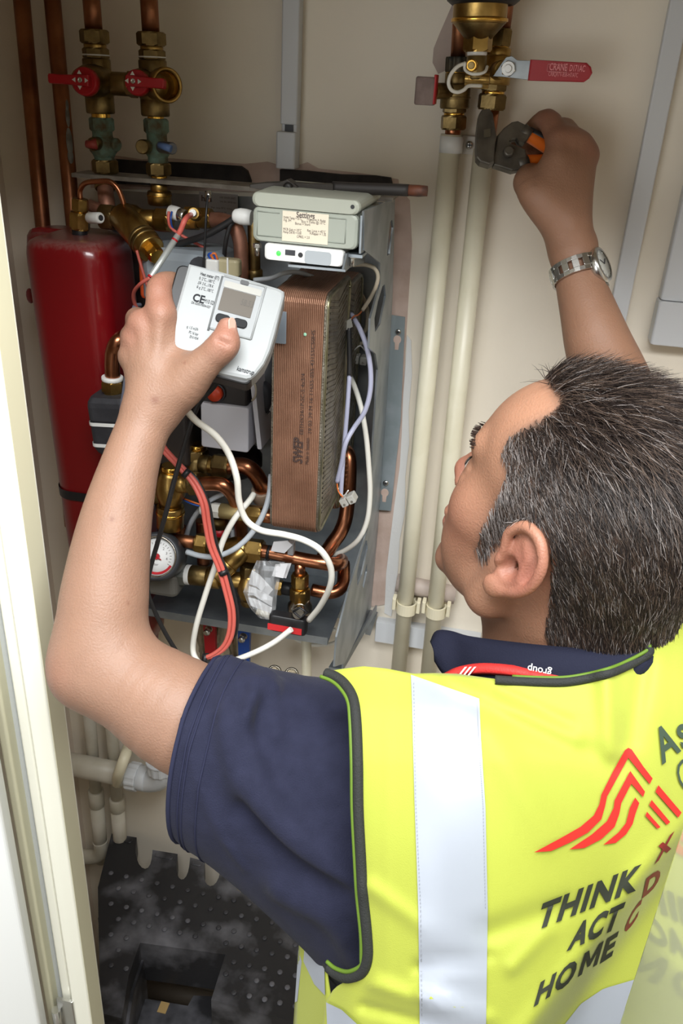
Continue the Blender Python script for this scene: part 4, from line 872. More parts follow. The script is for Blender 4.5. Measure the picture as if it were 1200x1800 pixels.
# waste pipe, its elbow, clip, and the two uprights
wp = thing('waste_pipe', 'aged white waste pipe running low along the wall to a grey elbow', 'pipe', W(220, 1380, -.05))
run(wp, (60, 1330, -.055), (250, 1368, -.055), [('tube', 'pipe', 20, 0, 1, pvc_old)])
run(wp, (226, 1363, -.055), (256, 1369, -.055), [('union_nut', 'knurl', 25, 0, .62, pvc), ('union_collar', 'cyl', 22, .6, 1.1, pvc)])
part('elbow', MB().tube(crv([W(246, 1367, -.055), W(262, 1371, -.055), W(278, 1368, -.058), W(285, 1355, -.06), W(283, 1340, -.06)], 7), S(W(260, 1365, -.055), 21), 18), pvc, wp, 'grey elbow')
run(wp, (284, 1358, -.06), (280, 1318, -.06), [('elbow_nut', 'knurl', 25, .1, .55, pvc), ('elbow_rim', 'cyl', 26, .5, .6, pvc), ('riser', 'pipe', 17, .5, 2.2, pvc_old)])
ck = thing('pipe_clip', 'cream saddle clip fixing the waste pipe to the wall', 'clip', W(215, 1378, -.05))
mb = MB(); pts = [W(226, 1312, -.03), W(221, 1326, -.072), W(214, 1345, -.088), W(208, 1362, -.086), W(206, 1376, -.06)]
cs = crv(pts, 5); mb.tube(cs, .010, 10); part('strap', mb, cream_clip, ck)
part('screw', MB().lathe(W(225, 1318, -.045), (0, -1, .3), [(0, .005), (.004, .005)], 10), dark_grey, ck)
for lab, A, B, sk in (('aged white upright pipe nearest the door frame, ending in a low elbow', (150, 1180, -.028), (177, 1490, -.028), (1372, 1402)), ('aged white upright pipe second from the door frame, behind the stool post', (188, 1180, -.028), (212, 1490, -.028), (1386, 1410))):
    t = thing('white_pipe', lab, 'pipe', W(*B)); f = lambda y: (y-A[1])/(B[1]-A[1])
    run(t, A, B, [('tube', 'pipe', 10.5, 0, f(sk[1]), pvc_old), ('socket', 'cyl', 13.5, f(sk[0]+8), f(sk[1]+6), pvc_old), ('lower_tube', 'pipe', 12, f(sk[1]), 1.08, pvc_old)])
    if 'elbow' in lab: part('elbow', MB().tube(crv([W(176, 1478, -.028), W(178, 1492, -.03), W(172, 1503, -.03), W(150, 1506, -.03), W(100, 1500, -.03)], 6), S(W(176, 1480, -.028), 13), 14), pvc_old, t)

# ---------------------------------------------------------------- step stool
zt_ = .50; stool_m = M('black_dusty_plastic', (30, 30, 33), .5, var=(112, 112, 118), vs=10, vd=.60, bump=.35, bs=60)
stt = thing('step_stool', 'dusty black plastic step stool with scalloped back edge and raised dots', 'step stool', (Zp(300, 1600, zt_)[0], Zp(300, 1600, zt_)[1], 0))
xA = Zp(170, 1560, zt_)[0]; yBk = -.10
e0 = Zp(180, 1560, zt_); e1 = Zp(520, 1565, zt_)
bx = unit((1, 0, 0)); 
def T(px, py): return Zp(px, py, zt_)
back = []
posts = [((218, 1468), 22, 33), ((290, 1497), 22, 30), ((347, 1510), 13, 24), ((401, 1520), 13, 24), ((455, 1532), 13, 24), ((512, 1546), 13, 24), ((570, 1560), 13, 24)]
prev = None
for (px, py), hw, _ in posts:
    s_ = .10
    l_, r_ = (px-hw, py-3), (px+hw, py+4)
    if prev is not None:
        a_ = np.array(prev, float); b_ = np.array(l_, float); dpt = (b_[0]-a_[0])*.5
        dn = unit(np.array([-(b_-a_)[1], (b_-a_)[0]]))
        for k in range(0, 9):
            th = math.pi*k/8; c_ = (a_+b_)/2-(b_-a_)/2*math.cos(th); back.append(tuple(c_+np.array([-.12, 1])*math.sin(th)*26+np.array([-.1, 1])*16))
    back += [l_, r_]; prev = r_
left_edge = [(186, 1790), (184, 1740), (181, 1690), (178, 1600), (180, 1545)]
outline_px = [(640, 1640), (640, 1830), (520, 1793), (370, 1757), (394, 1676), (247, 1658), (214, 1780), (180, 1772)]
# top slab as a filled polygon with real thickness
poly = [T(*p) for p in ([(172, 1560)]+back+[(660, 1590), (640, 1832), (371, 1757), (396, 1678), (246, 1657), (226, 1715), (214, 1790), (176, 1780)])]
def slab(name, poly, th, m, parent, label=None):
    bm = bmesh.new(); vs = [bm.verts.new((p[0], p[1], p[2])) for p in poly]; f_ = bm.faces.new(vs)
    bmesh.ops.triangulate(bm, faces=[f_]); g_ = bmesh.ops.extrude_face_region(bm, geom=bm.faces[:])
    bmesh.ops.translate(bm, verts=[q for q in g_['geom'] if isinstance(q, bmesh.types.BMVert)], vec=(0, 0, -th)); bm.verts.index_update()
    mb = MB().add([tuple(v.co) for v in bm.verts], [tuple(v.index for v in f.verts) for f in bm.faces], False); bm.free()
    return part(name, mb, m, parent, label)
topo = slab('top', poly, .045, stool_m, stt)
dots = MB()
for i in range(11):
    for j in range(15):
        px, py = 195+j*27+(i % 2)*13, 1535+i*27+j*6
        if px > 620 or (225 < px < 395 and py > 1650) or py > 1752+(px-370)*.22 or px < 190: continue
        q = T(px, py)+np.array([0, 0, .0]); dots.lathe(q, (0, 0, 1), [(0, .005), (.0015, .0045), (.002, .002)], 8)
part('grip_dots', dots, M('worn_dot', (48, 48, 52), .6, var=(112, 112, 118), vs=9, vd=.55), stt, 'raised grip dots', 'stuff')
def wallp(name, pts, dz, m, parent):
    w0 = [T(*p) for p in pts]; mb = MB()
    mb.rings([[q+np.array([0, 0, -.0452]), q+np.array([0, 0, -dz]), q+np.array([0.004, .004, -dz]), q+np.array([.004, .004, -.0452])] for q in w0], smooth=False)
    return part(name, mb, m, parent)
wallp('front_wall', [(371, 1757), (640, 1832)], .45, stool_m, stt)
wallp('recess_wall', [(246, 1657), (396, 1678)], .10, stool_m, stt)
wallp('recess_side', [(246, 1657), (226, 1715), (214, 1790)], .40, stool_m, stt)
wallp('recess_side', [(396, 1678), (371, 1757)], .40, stool_m, stt)
wallp('left_wall', [(172, 1560), (176, 1780)], .45, stool_m, stt)
zl_ = .36
pl_ = [Zp(x, y, zl_) for x, y in ((228, 1752), (272, 1758), (330, 1768), (340, 1750), (392, 1752), (392, 1850), (200, 1850))]
slab('lower_step', pl_, .03, stool_m, stt)
pl2 = Zp(287, 1771, zl_+.0006); part('sticker', MB().box(pl2, (.008, .010, .0004)), M('tan_sticker', (176, 146, 92), .7), stt, 'small tan sticker')
for k, (x0_, y0_, x1_, y1_) in enumerate(((250, 1712, 400, 1742), (250, 1735, 400, 1765))):
    a_, b_ = Zp(x0_, y0_, .10), Zp(x1_, y1_, .10); part('brace', MB().tube([a_, b_], .018, 12), M('dark_brace', (84, 76, 66), .6), stt)
for (x_, y_) in ((190, 1575), (600, 1630), (610, 1800), (186, 1765)):
    q = T(x_, y_); part('leg', MB().box((q[0], q[1], .2275), (.018, .018, .2275), bev=.004), stool_m, stt)
for (px, py), hw, _ in posts[:6]:       # short upstands of the scalloped edge
    q = T(px, py+5); w_ = S(q, hw*.8)
    part('lug', MB().box(q+np.array([0, -.004, -.012]), (w_, .006, .014), bev=.003), stool_m, stt)

# ================================================================ right-hand pipes and valves
Yp = -.032
for lab, pts in (('cream-painted pipe on the left of the pair, under the white clip', [(793, 236), (757, 600), (712, 1060), (692, 1330)]), ('cream-painted pipe on the right of the pair, passing behind the face', [(850, 262), (812, 600), (765, 1065), (738, 1330)])):
    t = thing('painted_pipe', lab, 'pipe', W(*pts[-1], Yp)); w_ = [W(*p, Yp) for p in pts]
    a_, b_ = w_[0], w_[2]; d = b_-a_
    part('tube', MB().lathe(a_, d, [(0, .0122), (np.linalg.norm(d)*1.35, .0122)], 24), cream_pipe, t)
for lab, (cx, cy) in (('cream open pipe clip low on the left cream pipe', (714, 1066)), ('cream open pipe clip low on the right cream pipe', (766, 1072))):
    t = thing('pipe_clip', lab, 'clip', W(cx, cy+20, Yp)); c = W(cx, cy, Yp)
    R = []
    for i in range(17):
        th = math.radians(-205+i*230/16); e_ = np.array([math.cos(th), math.sin(th)*1.0, 0])
        R.append([c+e_*r_+np.array([0, 0, z_]) for r_, z_ in ((.0128, -.009), (.0156, -.009), (.0156, .009), (.0128, .009))])
    part('jaw', MB().rings(R, smooth=False), cream_clip, t)
    for s_ in (-1, 1): part('lip', MB().box(c+np.array([s_*.0185, -.002, .006]), (.0028, .008, .010), bev=.001), cream_clip, t)
    part('foot', MB().box(c+np.array([0, .0235, 0]), (.012, .0085, .008)), cream_clip, t)
    part('wall_screw', MB().lathe(c+np.array([.022, .02, .012]), (0, -1, 0), [(0, .005), (.002, .004)], 10), white_plastic, t)
cl = thing('pipe_clip', 'white plastic clip with a cross-head screw at the top of the left cream pipe', 'clip', W(794, 268, -.03))
q = W(793, 254, Yp); R = S(q, 21)
part('band', MB().lathe(q+np.array([0, 0, .009]), (0, 0, -1), [(0, R), (.018, R*.98)], 24), white_plastic, cl)
q2 = W(826, 255, -.008); part('back_plate', MB().box(q2, (.018, .007, .010), bev=.002), M('dusty_white_clip', (206, 200, 190), .5), cl)
sq = W(825, 255, -.0155); r_ = S(sq, 7); s_ = part('screw', MB().lathe(sq, (0, -1, 0), [(0, r_), (.0015, r_), (.0025, r_*.6), (.0025, .0002)], 16), steel, cl, 'cross-head screw')
part('screw_cross', MB().box(sq+np.array([0, -.0028, 0]), (r_*.6, .0003, r_*.15)).box(sq+np.array([0, -.0028, 0]), (r_*.15, .0003, r_*.6)), dark_grey, s_)
cable('wall_tube', [(697, 1024, -.012), (740, 1033, -.012), (800, 1046, -.012)], 16.5, M('taupe_tube', (176, 162, 152), .6), 'short taupe tube lying level behind the two cream pipes', 'tube', k=2)

vl = thing('stop_valve', 'brass stop valve on the left cream pipe with a worn grey and red cap', 'valve', W(794, 236, Yp))
run(vl, (795, 245, Yp), (804, 100, Yp), [('copper_tail', 'pipe', 14, 0, .2, copper), ('nut', 'hex', 23.5, .12, .30, brass_dull), ('olive', 'cyl', 18, .29, .34, brass_gold), ('collar', 'hex', 22, .33, .41, brass_dull), ('body', 'cyl', 26, .38, .68, brass_dull), ('body_ridge', 'cyl', 27, .50, .53, brass_dull), ('shoulder', 'cyl', 20, .66, .82, brass_dull), ('olive', 'cyl', 19, .80, .83, brass_gold), ('top_nut', 'knurl', 21, .82, 1.0, M('stained_brass', (96, 86, 66), .6, .5, var=(40, 42, 38), vs=60))])
run(vl, (788, 160, Yp-.012), (757, 160, Yp-.045), [('stem', 'cyl', 13, 0, .9, brass_dull)])
c = W(748, 160, Yp-.05); part('cap', MB().box(c, (.011, .010, .014), bev=.002), M('worn_grey_cap', (150, 132, 126), .7, var=(126, 108, 102), vs=60), vl, 'worn grey cap')
part('cap_edge', MB().box(c+np.array([.0105, 0, .002]), (.0016, .0095, .0145), bev=.001), red_plastic, vl, 'red edge of the cap')
ppipe('dark copper pipe rising out of the stop valve at the top of the photo', (804, 110, Yp), (814, -60, Yp), 13, copper_dull, 'copper_pipe')
vr = thing('lever_valve', 'brass ball valve on the right cream pipe with a long red sleeved lever', 'valve', W(855, 262, Yp))
run(vr, (853, 265, Yp), (883, 35, Yp), [('copper_tail', 'pipe', 15, 0, .36, copper), ('nut', 'hex', 25.5, .325, .45, brass_dull), ('olive', 'cyl', 20, .44, .48, brass_gold), ('collar', 'hex', 23, .47, .54, brass_dull), ('body', 'cyl', 27, .52, .74, brass), ('shoulder', 'cyl', 22, .72, .80, brass), ('olive', 'cyl', 18, .78, .81, brass_gold), ('top_nut', 'hex', 20, .80, .94, brass_dull), ('outlet', 'pipe', 16, .93, 1.3, copper_dull)])
run(vr, (872, 125, Yp-.01), (884, 122, Yp-.042), [('stem_boss', 'cyl', 15, 0, .9, brass)])
lo = W(893, 121, Yp-.046); le = W(1036, 128, Yp-.046); X_ = unit(le-lo); Zl = unit(np.cross(X_, (0, 1, 0))); Zl = Zl if Zl[2] > 0 else -Zl; nn = np.array([0, -1.0, 0]); nn = unit(np.cross(X_, Zl)); nn = nn if nn[1] < 0 else -nn
sx_ = S(lo, 1)
lv = part('lever', MB().prism(lo-nn*.001, X_, Zl, [(-25*sx_, -13*sx_), (-8*sx_, -13*sx_), (42*sx_, -16*sx_), (42*sx_, 14*sx_), (14*sx_, 14*sx_), (4*sx_, 20*sx_), (-6*sx_, 18*sx_), (-14*sx_, 6*sx_)], .003, .0005), galv, vr, 'grey steel lever')
sl = part('sleeve', MB().prism(lo-nn*.003, X_, Zl, [(36*sx_, -17*sx_), (132*sx_, -15*sx_), (140*sx_, -9*sx_), (144*sx_, 0), (140*sx_, 9*sx_), (132*sx_, 15*sx_), (36*sx_, 16*sx_)], .008, .002), M('lever_red', (166, 18, 34), .35, coat=.3), lv, 'red plastic sleeve')
part('nut', MB().hexa(lo+nn*.003, nn, 13*sx_, .005).lathe(lo+nn*.008, nn, [(0, 7*sx_), (.004, 6*sx_)], 14), steel, lv, 'steel nut')
lt = M('pink_lettering', (236, 150, 154), .6)
fo = lo+nn*.0062
part('lettering', text_mb('CRANE', fo+X_*70*sx_+Zl*1*sx_, X_, Zl, .0095, .01, None, 0, 30*sx_), lt, sl)
part('lettering', text_mb('D171AC', fo+X_*104*sx_+Zl*1*sx_, X_, Zl, .0085, .01, None, 0, 26*sx_), lt, sl)
part('lettering', text_mb('CR8QRTV-BS8-H7/A7C', fo+X_*70*sx_-Zl*8*sx_, X_, Zl, .006, 0, None, 0, 50*sx_), lt, sl)
fr = MB(); g_ = [fo+X_*a_*sx_+Zl*b_*sx_ for a_, b_ in ((67, 10), (100, 10), (100, -1), (67, -1))]
for i in range(4): fr.tube([g_[i], g_[(i+1) % 4]], .0003, 4)
part('letter_frame', fr, lt, sl)
tu = thing('tundish_valve', 'large brass funnel-shaped relief valve at the top edge of the photo', 'valve', W(838, 152, -.09))
Yf = -.085
run(tu, (850, -70, Yf), (838, 98, Yf), [('bowl', 'cyl', 48, 0, .66, brass), ('rim', 'cyl', 50, .60, .64, brass_gold), ('cone', 'cone', 46, .64, .84, brass_dull), ('hex_neck', 'hex', 26, .76, .96, brass), ('white_washer', 'cyl', 17.5, .94, 1.0, white_plastic, 'white washer')])
part('black_rim', MB().torus(W(850, -10, Yf), W(850, -70, Yf)-W(838, 98, Yf), S(W(850, 0, Yf), 50), .010, 30, 10), black_plastic, tu, 'black rubber rim')
run(tu, (838, 97, Yf), (836, 140, Yf), [('body', 'cyl', 17.5, 0, 1.0, brass_dull)])
run(tu, (812, 137, Yf), (872, 141, Yf), [('cross_body', 'knurl', 15, .1, .8, brass)])
run(tu, (832, 115, Yf), (828, 115, Yf-.03), [('gold_stem', 'cyl', 10, 0, 1.0, brass_gold), ('gold_face', 'cyl', 6, 1.0, 1.1, brass_dull)])
cable('seal_cord', [(817, 110, -.118), (817, 122, -.119), (826, 129, -.122), (840, 130, -.122), (852, 126, -.118), (856, 117, -.11)], 2.6, white_cable, 'white cord ring hung under the gold stem', 'cord')
cable('seal_cord', [(818, 111, -.115), (804, 117, -.12), (792, 131, -.122), (788, 146, -.122), (793, 158, -.12), (804, 162, -.118), (815, 158, -.115), (824, 151, -.11), (846, 151, -.10)], 3.2, white_cable, 'white cord loop curving round to the left of the brass valves', 'cord')
# ================================================================ the person: one smooth surface grown from tapered limbs
class Body:
    def __init__(s): s.ops = []
    def cone(s, a, b, ra, rb, k=.008, sub=False):
        a = np.asarray(a, float); b = np.asarray(b, float)
        lo = np.minimum(a-ra, b-rb)-k; hi = np.maximum(a+ra, b+rb)+k
        s.ops.append(('c', a, b, ra, rb, k, sub, lo, hi)); return s
    def chain(s, pts, rs, k=.006, sub=False, n=4):
        q = np.array(crv([np.append(np.asarray(p, float), r) for p, r in zip(pts, rs)], n)); p, r = q[:, :3], np.maximum(q[:, 3], .0004)
        s.ops.append(('h', p, r, None, None, k, sub, (p-r[:, None]).min(0)-k, (p+r[:, None]).max(0)+k)); return s
    def ell(s, c, r, Rm=None, k=.008, sub=False):
        c = np.asarray(c, float); r = np.asarray(r, float); Rm = np.eye(3) if Rm is None else np.asarray(Rm, float); m = r.max()
        s.ops.append(('e', c, r, Rm, None, k, sub, c-m-k, c+m+k)); return s
    def plane(s, c, n): s.ops.append(('p', np.asarray(c, float), unit(n), None, None, 0, False, np.full(3, -9.), np.full(3, 9.))); return s
    def prim(s, o, p):
        if o[0] == 'c':
            a, b, ra, rb = o[1:5]; d = b-a; L = max(float(d @ d), 1e-12)
            t = np.clip(((p-a) @ d)/L, 0, 1)
            return np.sqrt((((p-a)-t[:, None]*d)**2).sum(1))-(ra+(rb-ra)*t)
        if o[0] == 'p': return (p-o[1]) @ o[2]
        if o[0] == 'h':
            m = np.full(len(p), 9.0)
            for i in range(len(o[1])-1):
                a, b = o[1][i], o[1][i+1]; d = b-a; t = np.clip(((p-a) @ d)/max(float(d @ d), 1e-12), 0, 1)
                m = np.minimum(m, np.sqrt((((p-a)-t[:, None]*d)**2).sum(1))-(o[2][i]+(o[2][i+1]-o[2][i])*t))
            return m
        q = (p-o[1]) @ o[3]                    # columns of the matrix are the ellipsoid's axes
        k0 = np.sqrt(((q/o[2])**2).sum(1)); k1 = np.sqrt(((q/o[2]**2)**2).sum(1))
        return k0*(k0-1)/np.maximum(k1, 1e-9)
    def ev(s, p, ops=None):
        d = np.full(len(p), 1.0)
        for o in (s.ops if ops is None else ops):
            e = s.prim(o, p)
            if o[0] == 'p': d = np.maximum(d, e); continue
            k = o[5]
            if o[6]:
                h = np.maximum(k-np.abs(d+e), 0)/k; d = np.maximum(d, -e)+h*h*k*.25
            else:
                h = np.maximum(k-np.abs(d-e), 0)/k; d = np.minimum(d, e)-h*h*k*.25
        return d
    def hit(s, px, py, d0=.5, d1=1.05):
        r = ray(px, py); t = d0
        for _ in range(80):
            e = float(s.ev((CAM+r*t)[None])[0])
            if e < .0004: break
            t += e*.8/np.linalg.norm(r)
            if t > d1: break
        return t
    def mesh(s, h):
        lo = np.min([o[7] for o in s.ops if o[0] != 'p'], 0)-2*h; B = 8; bs = B*h
        cand = set()
        for o in s.ops:
            if o[0] == 'p' or o[6]: continue
            a = np.floor((o[7]-lo)/bs).astype(int); b = np.floor((o[8]-lo)/bs).astype(int)
            for x in range(a[0], b[0]+1):
                for y in range(a[1], b[1]+1):
                    for z in range(a[2], b[2]+1): cand.add((x, y, z))
        cand = np.array(sorted(cand)); ctr = lo+(cand+.5)*bs
        e = s.ev(ctr); act = cand[np.abs(e) < bs*1.15]
        g = np.arange(B+1); gx, gy, gz = np.meshgrid(g, g, g, indexing='ij')
        off = np.stack([gx, gy, gz], -1).reshape(-1, 3)
        N = np.array(cand.max(0)+3)*B+4
        key = lambda c: (c[:, 0]*N[1]+c[:, 1])*N[2]+c[:, 2]
        CK = []; CV = []; QA = []
        co8 = np.array([(i, j, k) for i in (0, 1) for j in (0, 1) for k in (0, 1)])
        ed = [(a, b) for a in range(8) for b in range(a+1, 8) if np.abs(co8[a]-co8[b]).sum() == 1]
        for bl in act:
            o0 = lo+bl*bs; pts = o0+off*h
            ops = [o for o in s.ops if np.all(o[7] <= o0+bs+.012) and np.all(o[8] >= o0-.012)]
            if not ops: continue
            v = s.ev(pts, ops).reshape(B+1, B+1, B+1)
            if v.min() > 0 or v.max() < 0: continue
            cs = [v[i:B+i, j:B+j, k:B+k] for i, j, k in co8]
            sg = sum((c < 0).astype(int) for c in cs); m = (sg > 0) & (sg < 8)
            if not m.any(): continue
            idx = np.argwhere(m); vals = np.stack([c[m] for c in cs], 1)
            acc = np.zeros((len(idx), 3)); cnt = np.zeros(len(idx))
            for a, b in ed:
                va, vb = vals[:, a], vals[:, b]; q = (va < 0) != (vb < 0)
                t = np.where(q, va/np.where(q, va-vb, 1), 0)
                acc += q[:, None]*(co8[a]+t[:, None]*(co8[b]-co8[a])); cnt += q
            gi = idx+bl*B; CK.append(key(gi)); CV.append(o0+(idx+acc/cnt[:, None])*h)
            for ax in range(3):
                sl0 = [slice(0, B)]*3; sl1 = [slice(0, B)]*3; sl1[ax] = slice(1, B+1)
                a_ = v[tuple(sl0)] < 0; b_ = v[tuple(sl1)] < 0; q = np.argwhere(a_ != b_)
                if len(q): QA.append(np.column_stack([q+bl*B, np.full(len(q), ax), a_[tuple(q.T)]]))
        CK = np.concatenate(CK); CV = np.concatenate(CV); o_ = np.argsort(CK); CK = CK[o_]; CV = CV[o_]
        Q = np.concatenate(QA); F_ = []
        for ax in range(3):
            q = Q[Q[:, 3] == ax]; u, w = (ax+1) % 3, (ax+2) % 3; c4 = []
            for du, dw in ((0, 0), (-1, 0), (-1, -1), (0, -1)):
                c = q[:, :3].copy(); c[:, u] += du; c[:, w] += dw
                k_ = key(c); j = np.minimum(np.searchsorted(CK, k_), len(CK)-1); c4.append(np.where(CK[j] == k_, j, -1))
            c4 = np.stack(c4, 1); ok = (c4 >= 0).all(1); c4 = c4[ok]; fl = q[ok, 4] == 0
            c4[fl] = c4[fl][:, ::-1]; F_.append(c4)
        F_ = np.concatenate(F_)
        if len(F_):
            p0, p1, p3 = CV[F_[:, 0]], CV[F_[:, 1]], CV[F_[:, 3]]
        return CV, F_
def np_mesh(name, V, Fq, m, parent, cols=None, label=None, kind=None):
    org = np.array(parent['_org']); me = bpy.data.meshes.new(name); n = Fq.shape[1]
    me.vertices.add(len(V)); me.vertices.foreach_set('co', (V-org).astype(np.float32).ravel())
    me.loops.add(Fq.size); me.loops.foreach_set('vertex_index', Fq.astype(np.int32).ravel())
    me.polygons.add(len(Fq)); me.polygons.foreach_set('loop_start', np.arange(0, Fq.size, n, dtype=np.int32))
    me.polygons.foreach_set('use_smooth', np.ones(len(Fq), bool))
    if cols is not None:
        a = me.color_attributes.new('paint', 'FLOAT_COLOR', 'POINT')
        a.data.foreach_set('color', np.column_stack([cols, np.ones(len(V))]).astype(np.float32).ravel())
    me.update(calc_edges=True); me.validate(); me.materials.append(m)
    o = bpy.data.objects.new(name, me); COL.objects.link(o); o.parent = parent; o['_org'] = [float(q) for q in org]
    return tag(o, label, None, None, kind)

B = Body()
def pp(*a): return P(*a)
# ---- head: x right, y forward, z up, origin between the ears
HR = np.array([[0.547, -0.790, 0.277], [0.837, 0.522, -0.162], [-0.016, 0.320, 0.947]]); HO = np.array([.0710, -.4749, 1.5296])
HR = np.linalg.svd(HR)[0] @ np.linalg.svd(HR)[2]
def hl(x, y, z): return HO+HR @ np.array([x, y, z])
def hell(c, r, k=.012, sub=False, rz=0.0, rx=0.0):
    cz, sz, cx, sx = math.cos(rz), math.sin(rz), math.cos(rx), math.sin(rx)
    L = np.array([[cz, -sz, 0], [sz, cz, 0], [0, 0, 1]]) @ np.array([[1, 0, 0], [0, cx, -sx], [0, sx, cx]])
    B.ell(hl(*c), r, HR @ L, k, sub)
def hc(a, b, ra, rb, k=.008, sub=False): B.cone(hl(*a), hl(*b), ra, rb, k, sub)
hell((0, -.010, .045), (.077, .098, .086), .02)
hell((0, .040, .046), (.060, .056, .062), .02)
hell((0, .038, -.024), (.057, .054, .076), .02)
for s in (-1, 1):
    hell((s*.043, .054, -.010), (.021, .023, .022), .03)
    hc((s*.052, .008, -.064), (s*.015, .070, -.095), .015, .013, .018)
    hc((s*.056, .004, -.03), (s*.052, .008, -.064), .015, .015, .018)
    hell((s*.034, .048, -.052), (.022, .028, .030), .016)
    hc((0, .084, .037), (s*.040, .078, .040), .012, .010, .012)
    hell((s*.032, .100, .012), (.017, .016, .011), .010, True)
    hell((s*.032, .0755, .012), (.0125, .0125, .0125), .004)
    hc((s*.020, .086, .019), (s*.044, .078, .016), .004, .004, .005)
    hc((s*.020, .087, .004), (s*.044, .079, .006), .004, .004, .006)
    hell((s*.0115, .093, -.022), (.008, .010, .007), .006)
    hell((s*.006, .100, -.029), (.004, .006, .004), .003, True)
hell((0, .073, -.094), (.020, .017, .016), .012)
hc((0, .087, .026), (0, .103, -.014), .007, .0095, .010)
hell((0, .103, -.017), (.0105, .0095, .009), .006)
hell((0, .068, -.058), (.032, .027, .028), .015)
hell((0, .092, -.0525), (.022, .0080, .006), .005)
hell((0, .090, -.0645), (.019, .0085, .007), .005)
B.chain([hl(-.023, .084, -.059), hl(0, .101, -.0585), hl(.023, .084, -.059)], [.0015, .002, .0015], .004, True)
# ears
for s in (-1, 1):
    ex = lambda y: s*(.0765+max(0, -.004-y)*.34)
    hell((s*.0785, -.011, .001), (.006, .019, .031), .006, rz=s*(.33))
    hx_ = [(.006, .004), (.009, .020), (.000, .033), (-.016, .034), (-.028, .022), (-.0305, .004), (-.024, -.012), (-.012, -.024)]
    B.chain([hl(ex(y)+s*.0035, y, z) for y, z in hx_], [.0036, .0042, .0046, .0046, .0046, .0044, .0042, .0044], .004)
    hell((s*.082, -.002, -.028), (.006, .010, .010), .006)
    B.chain([hl(ex(y)+s*.002, y, z) for y, z in ((-.008, .022), (-.018, .012), (-.019, -.002), (-.010, -.015), (.001, -.016))], [.003, .004, .0045, .004, .0035], .004)
    hell((s*.083, -.006, -.004), (.010, .008, .009), .004, True)
    hell((s*.088, -.022, .012), (.003, .004, .014), .003, True)
    hell((s*.088, -.008, .027), (.003, .008, .003), .003, True)
    hell((s*.0790, .006, -.005), (.005, .004, .008), .004)
# neck and trunk (mostly under the clothes)
NB = pp(985, 1235, .765)
B.cone(hl(0, -.024, -.030), NB, .051, .056, .02)
B.cone(hl(0, .020, -.072), NB+np.array([-.02, .03, 0.0]), .030, .045, .03)
B.cone(hl(0, -.058, -.004), pp(1070, 1200, .742), .050, .050, .03)
SL, SR = pp(690, 1420, .775), pp(1262, 1130, .84)
hipc = pp(960, 2060, .90)
B.cone(NB, pp(960, 1500, .79), .055, .07, .05)
B.cone(pp(960, 1450, .79), hipc, .07, .08, .05)
B.cone(NB+(SL-NB)*.2, SL, .045, .048, .03); B.cone(NB+(SR-NB)*.2, SR, .045, .048, .03)
# left arm
EL = pp(167, 1160, .772); WL = pp(266, 716, .805)
B.chain([SL, pp(500, 1338, .768), pp(335, 1264, .762), pp(250, 1212, .766), EL], [.052, .053, .051, .045, .038], .02)
B.chain([pp(176, 1176, .770), pp(180, 1090, .773), pp(190, 1000, .779), pp(206, 905, .787), pp(234, 800, .797), WL], [.036, .0405, .0375, .0322, .0262, .0245], .022, False, 9)
B.ell(pp(136, 1182, .764), (.019, .021, .024), None, .02)
# left hand: back of the hand, knuckles, fingers hooked behind the meter, thumb on its buttons
kn = ((283, 552, .793), (250, 570, .800), (237, 597, .808), (231, 628, .813))
B.chain([WL, pp(270, 690, .803), pp(274, 655, .800)], [.0245, .0245, .0215], .012)
for q, r0, r1 in zip(kn, (.0165, .016, .0155, .0145), (.0138, .0130, .0120, .0112)):
    B.cone(pp(268+.25*(q[0]-268), 672, .804), pp(*q), r0, r1, .010)
    B.ell(P(q[0], q[1], q[2]-.006), (.0085, .0085, .0085), None, .008)
    B.cone(pp(266+.2*(q[0]-266), 690, .790), P(q[0], q[1]+6, q[2]-.0105), .0022, .0030, .008)
B.chain([pp(283, 552, .793), pp(280, 508, .799), pp(299, 496, .815), pp(320, 501, .834)], [.0130, .0122, .0102, .0086], .006)
B.chain([pp(250, 570, .800), pp(241, 560, .832), pp(262, 566, .853), pp(292, 574, .862)], [.0125, .0112, .0098, .0084], .006)
B.chain([pp(237, 597, .808), pp(231, 590, .838), pp(256, 600, .858), pp(286, 606, .864)], [.0118, .0105, .0092, .008], .006)
B.chain([pp(231, 628, .813), pp(225, 624, .838), pp(248, 634, .856), pp(272, 640, .862)], [.0108, .0095, .0084, .0075], .006)
B.chain([pp(286, 708, .803), pp(318, 680, .795), pp(352, 646, .784), pp(388, 612, .774)], [.021, .0215, .0165, .0128], .012)
B.chain([pp(386, 614, .774), pp(395, 598, .772), pp(399, 576, .7755)], [.0130, .0120, .0092], .006)
B.ell(pp(398, 604, .7715), (.0118, .0118, .0118), None, .006)
B.chain([pp(330, 655, .800), pp(312, 620, .802), pp(298, 580, .803)], [.017, .012, .009], .014)
for q0, q1 in (((382, 595), (412, 606)), ((384, 600), (411, 612))): B.cone(P(*q0, .7600), P(*q1, .7600), .0008, .0008, .003, True)
# right arm
WR = pp(1006, 436, .925); ER = pp(1100, 742, .965)
B.chain([WR, pp(1013, 480, .922), pp(1034, 550, .918), pp(1052, 610, .918), pp(1078, 680, .935), ER], [.0242, .0240, .0300, .0355, .041, .042], .02, False, 9)
B.chain([ER, (ER+SR)/2, SR], [.042, .048, .052], .02)
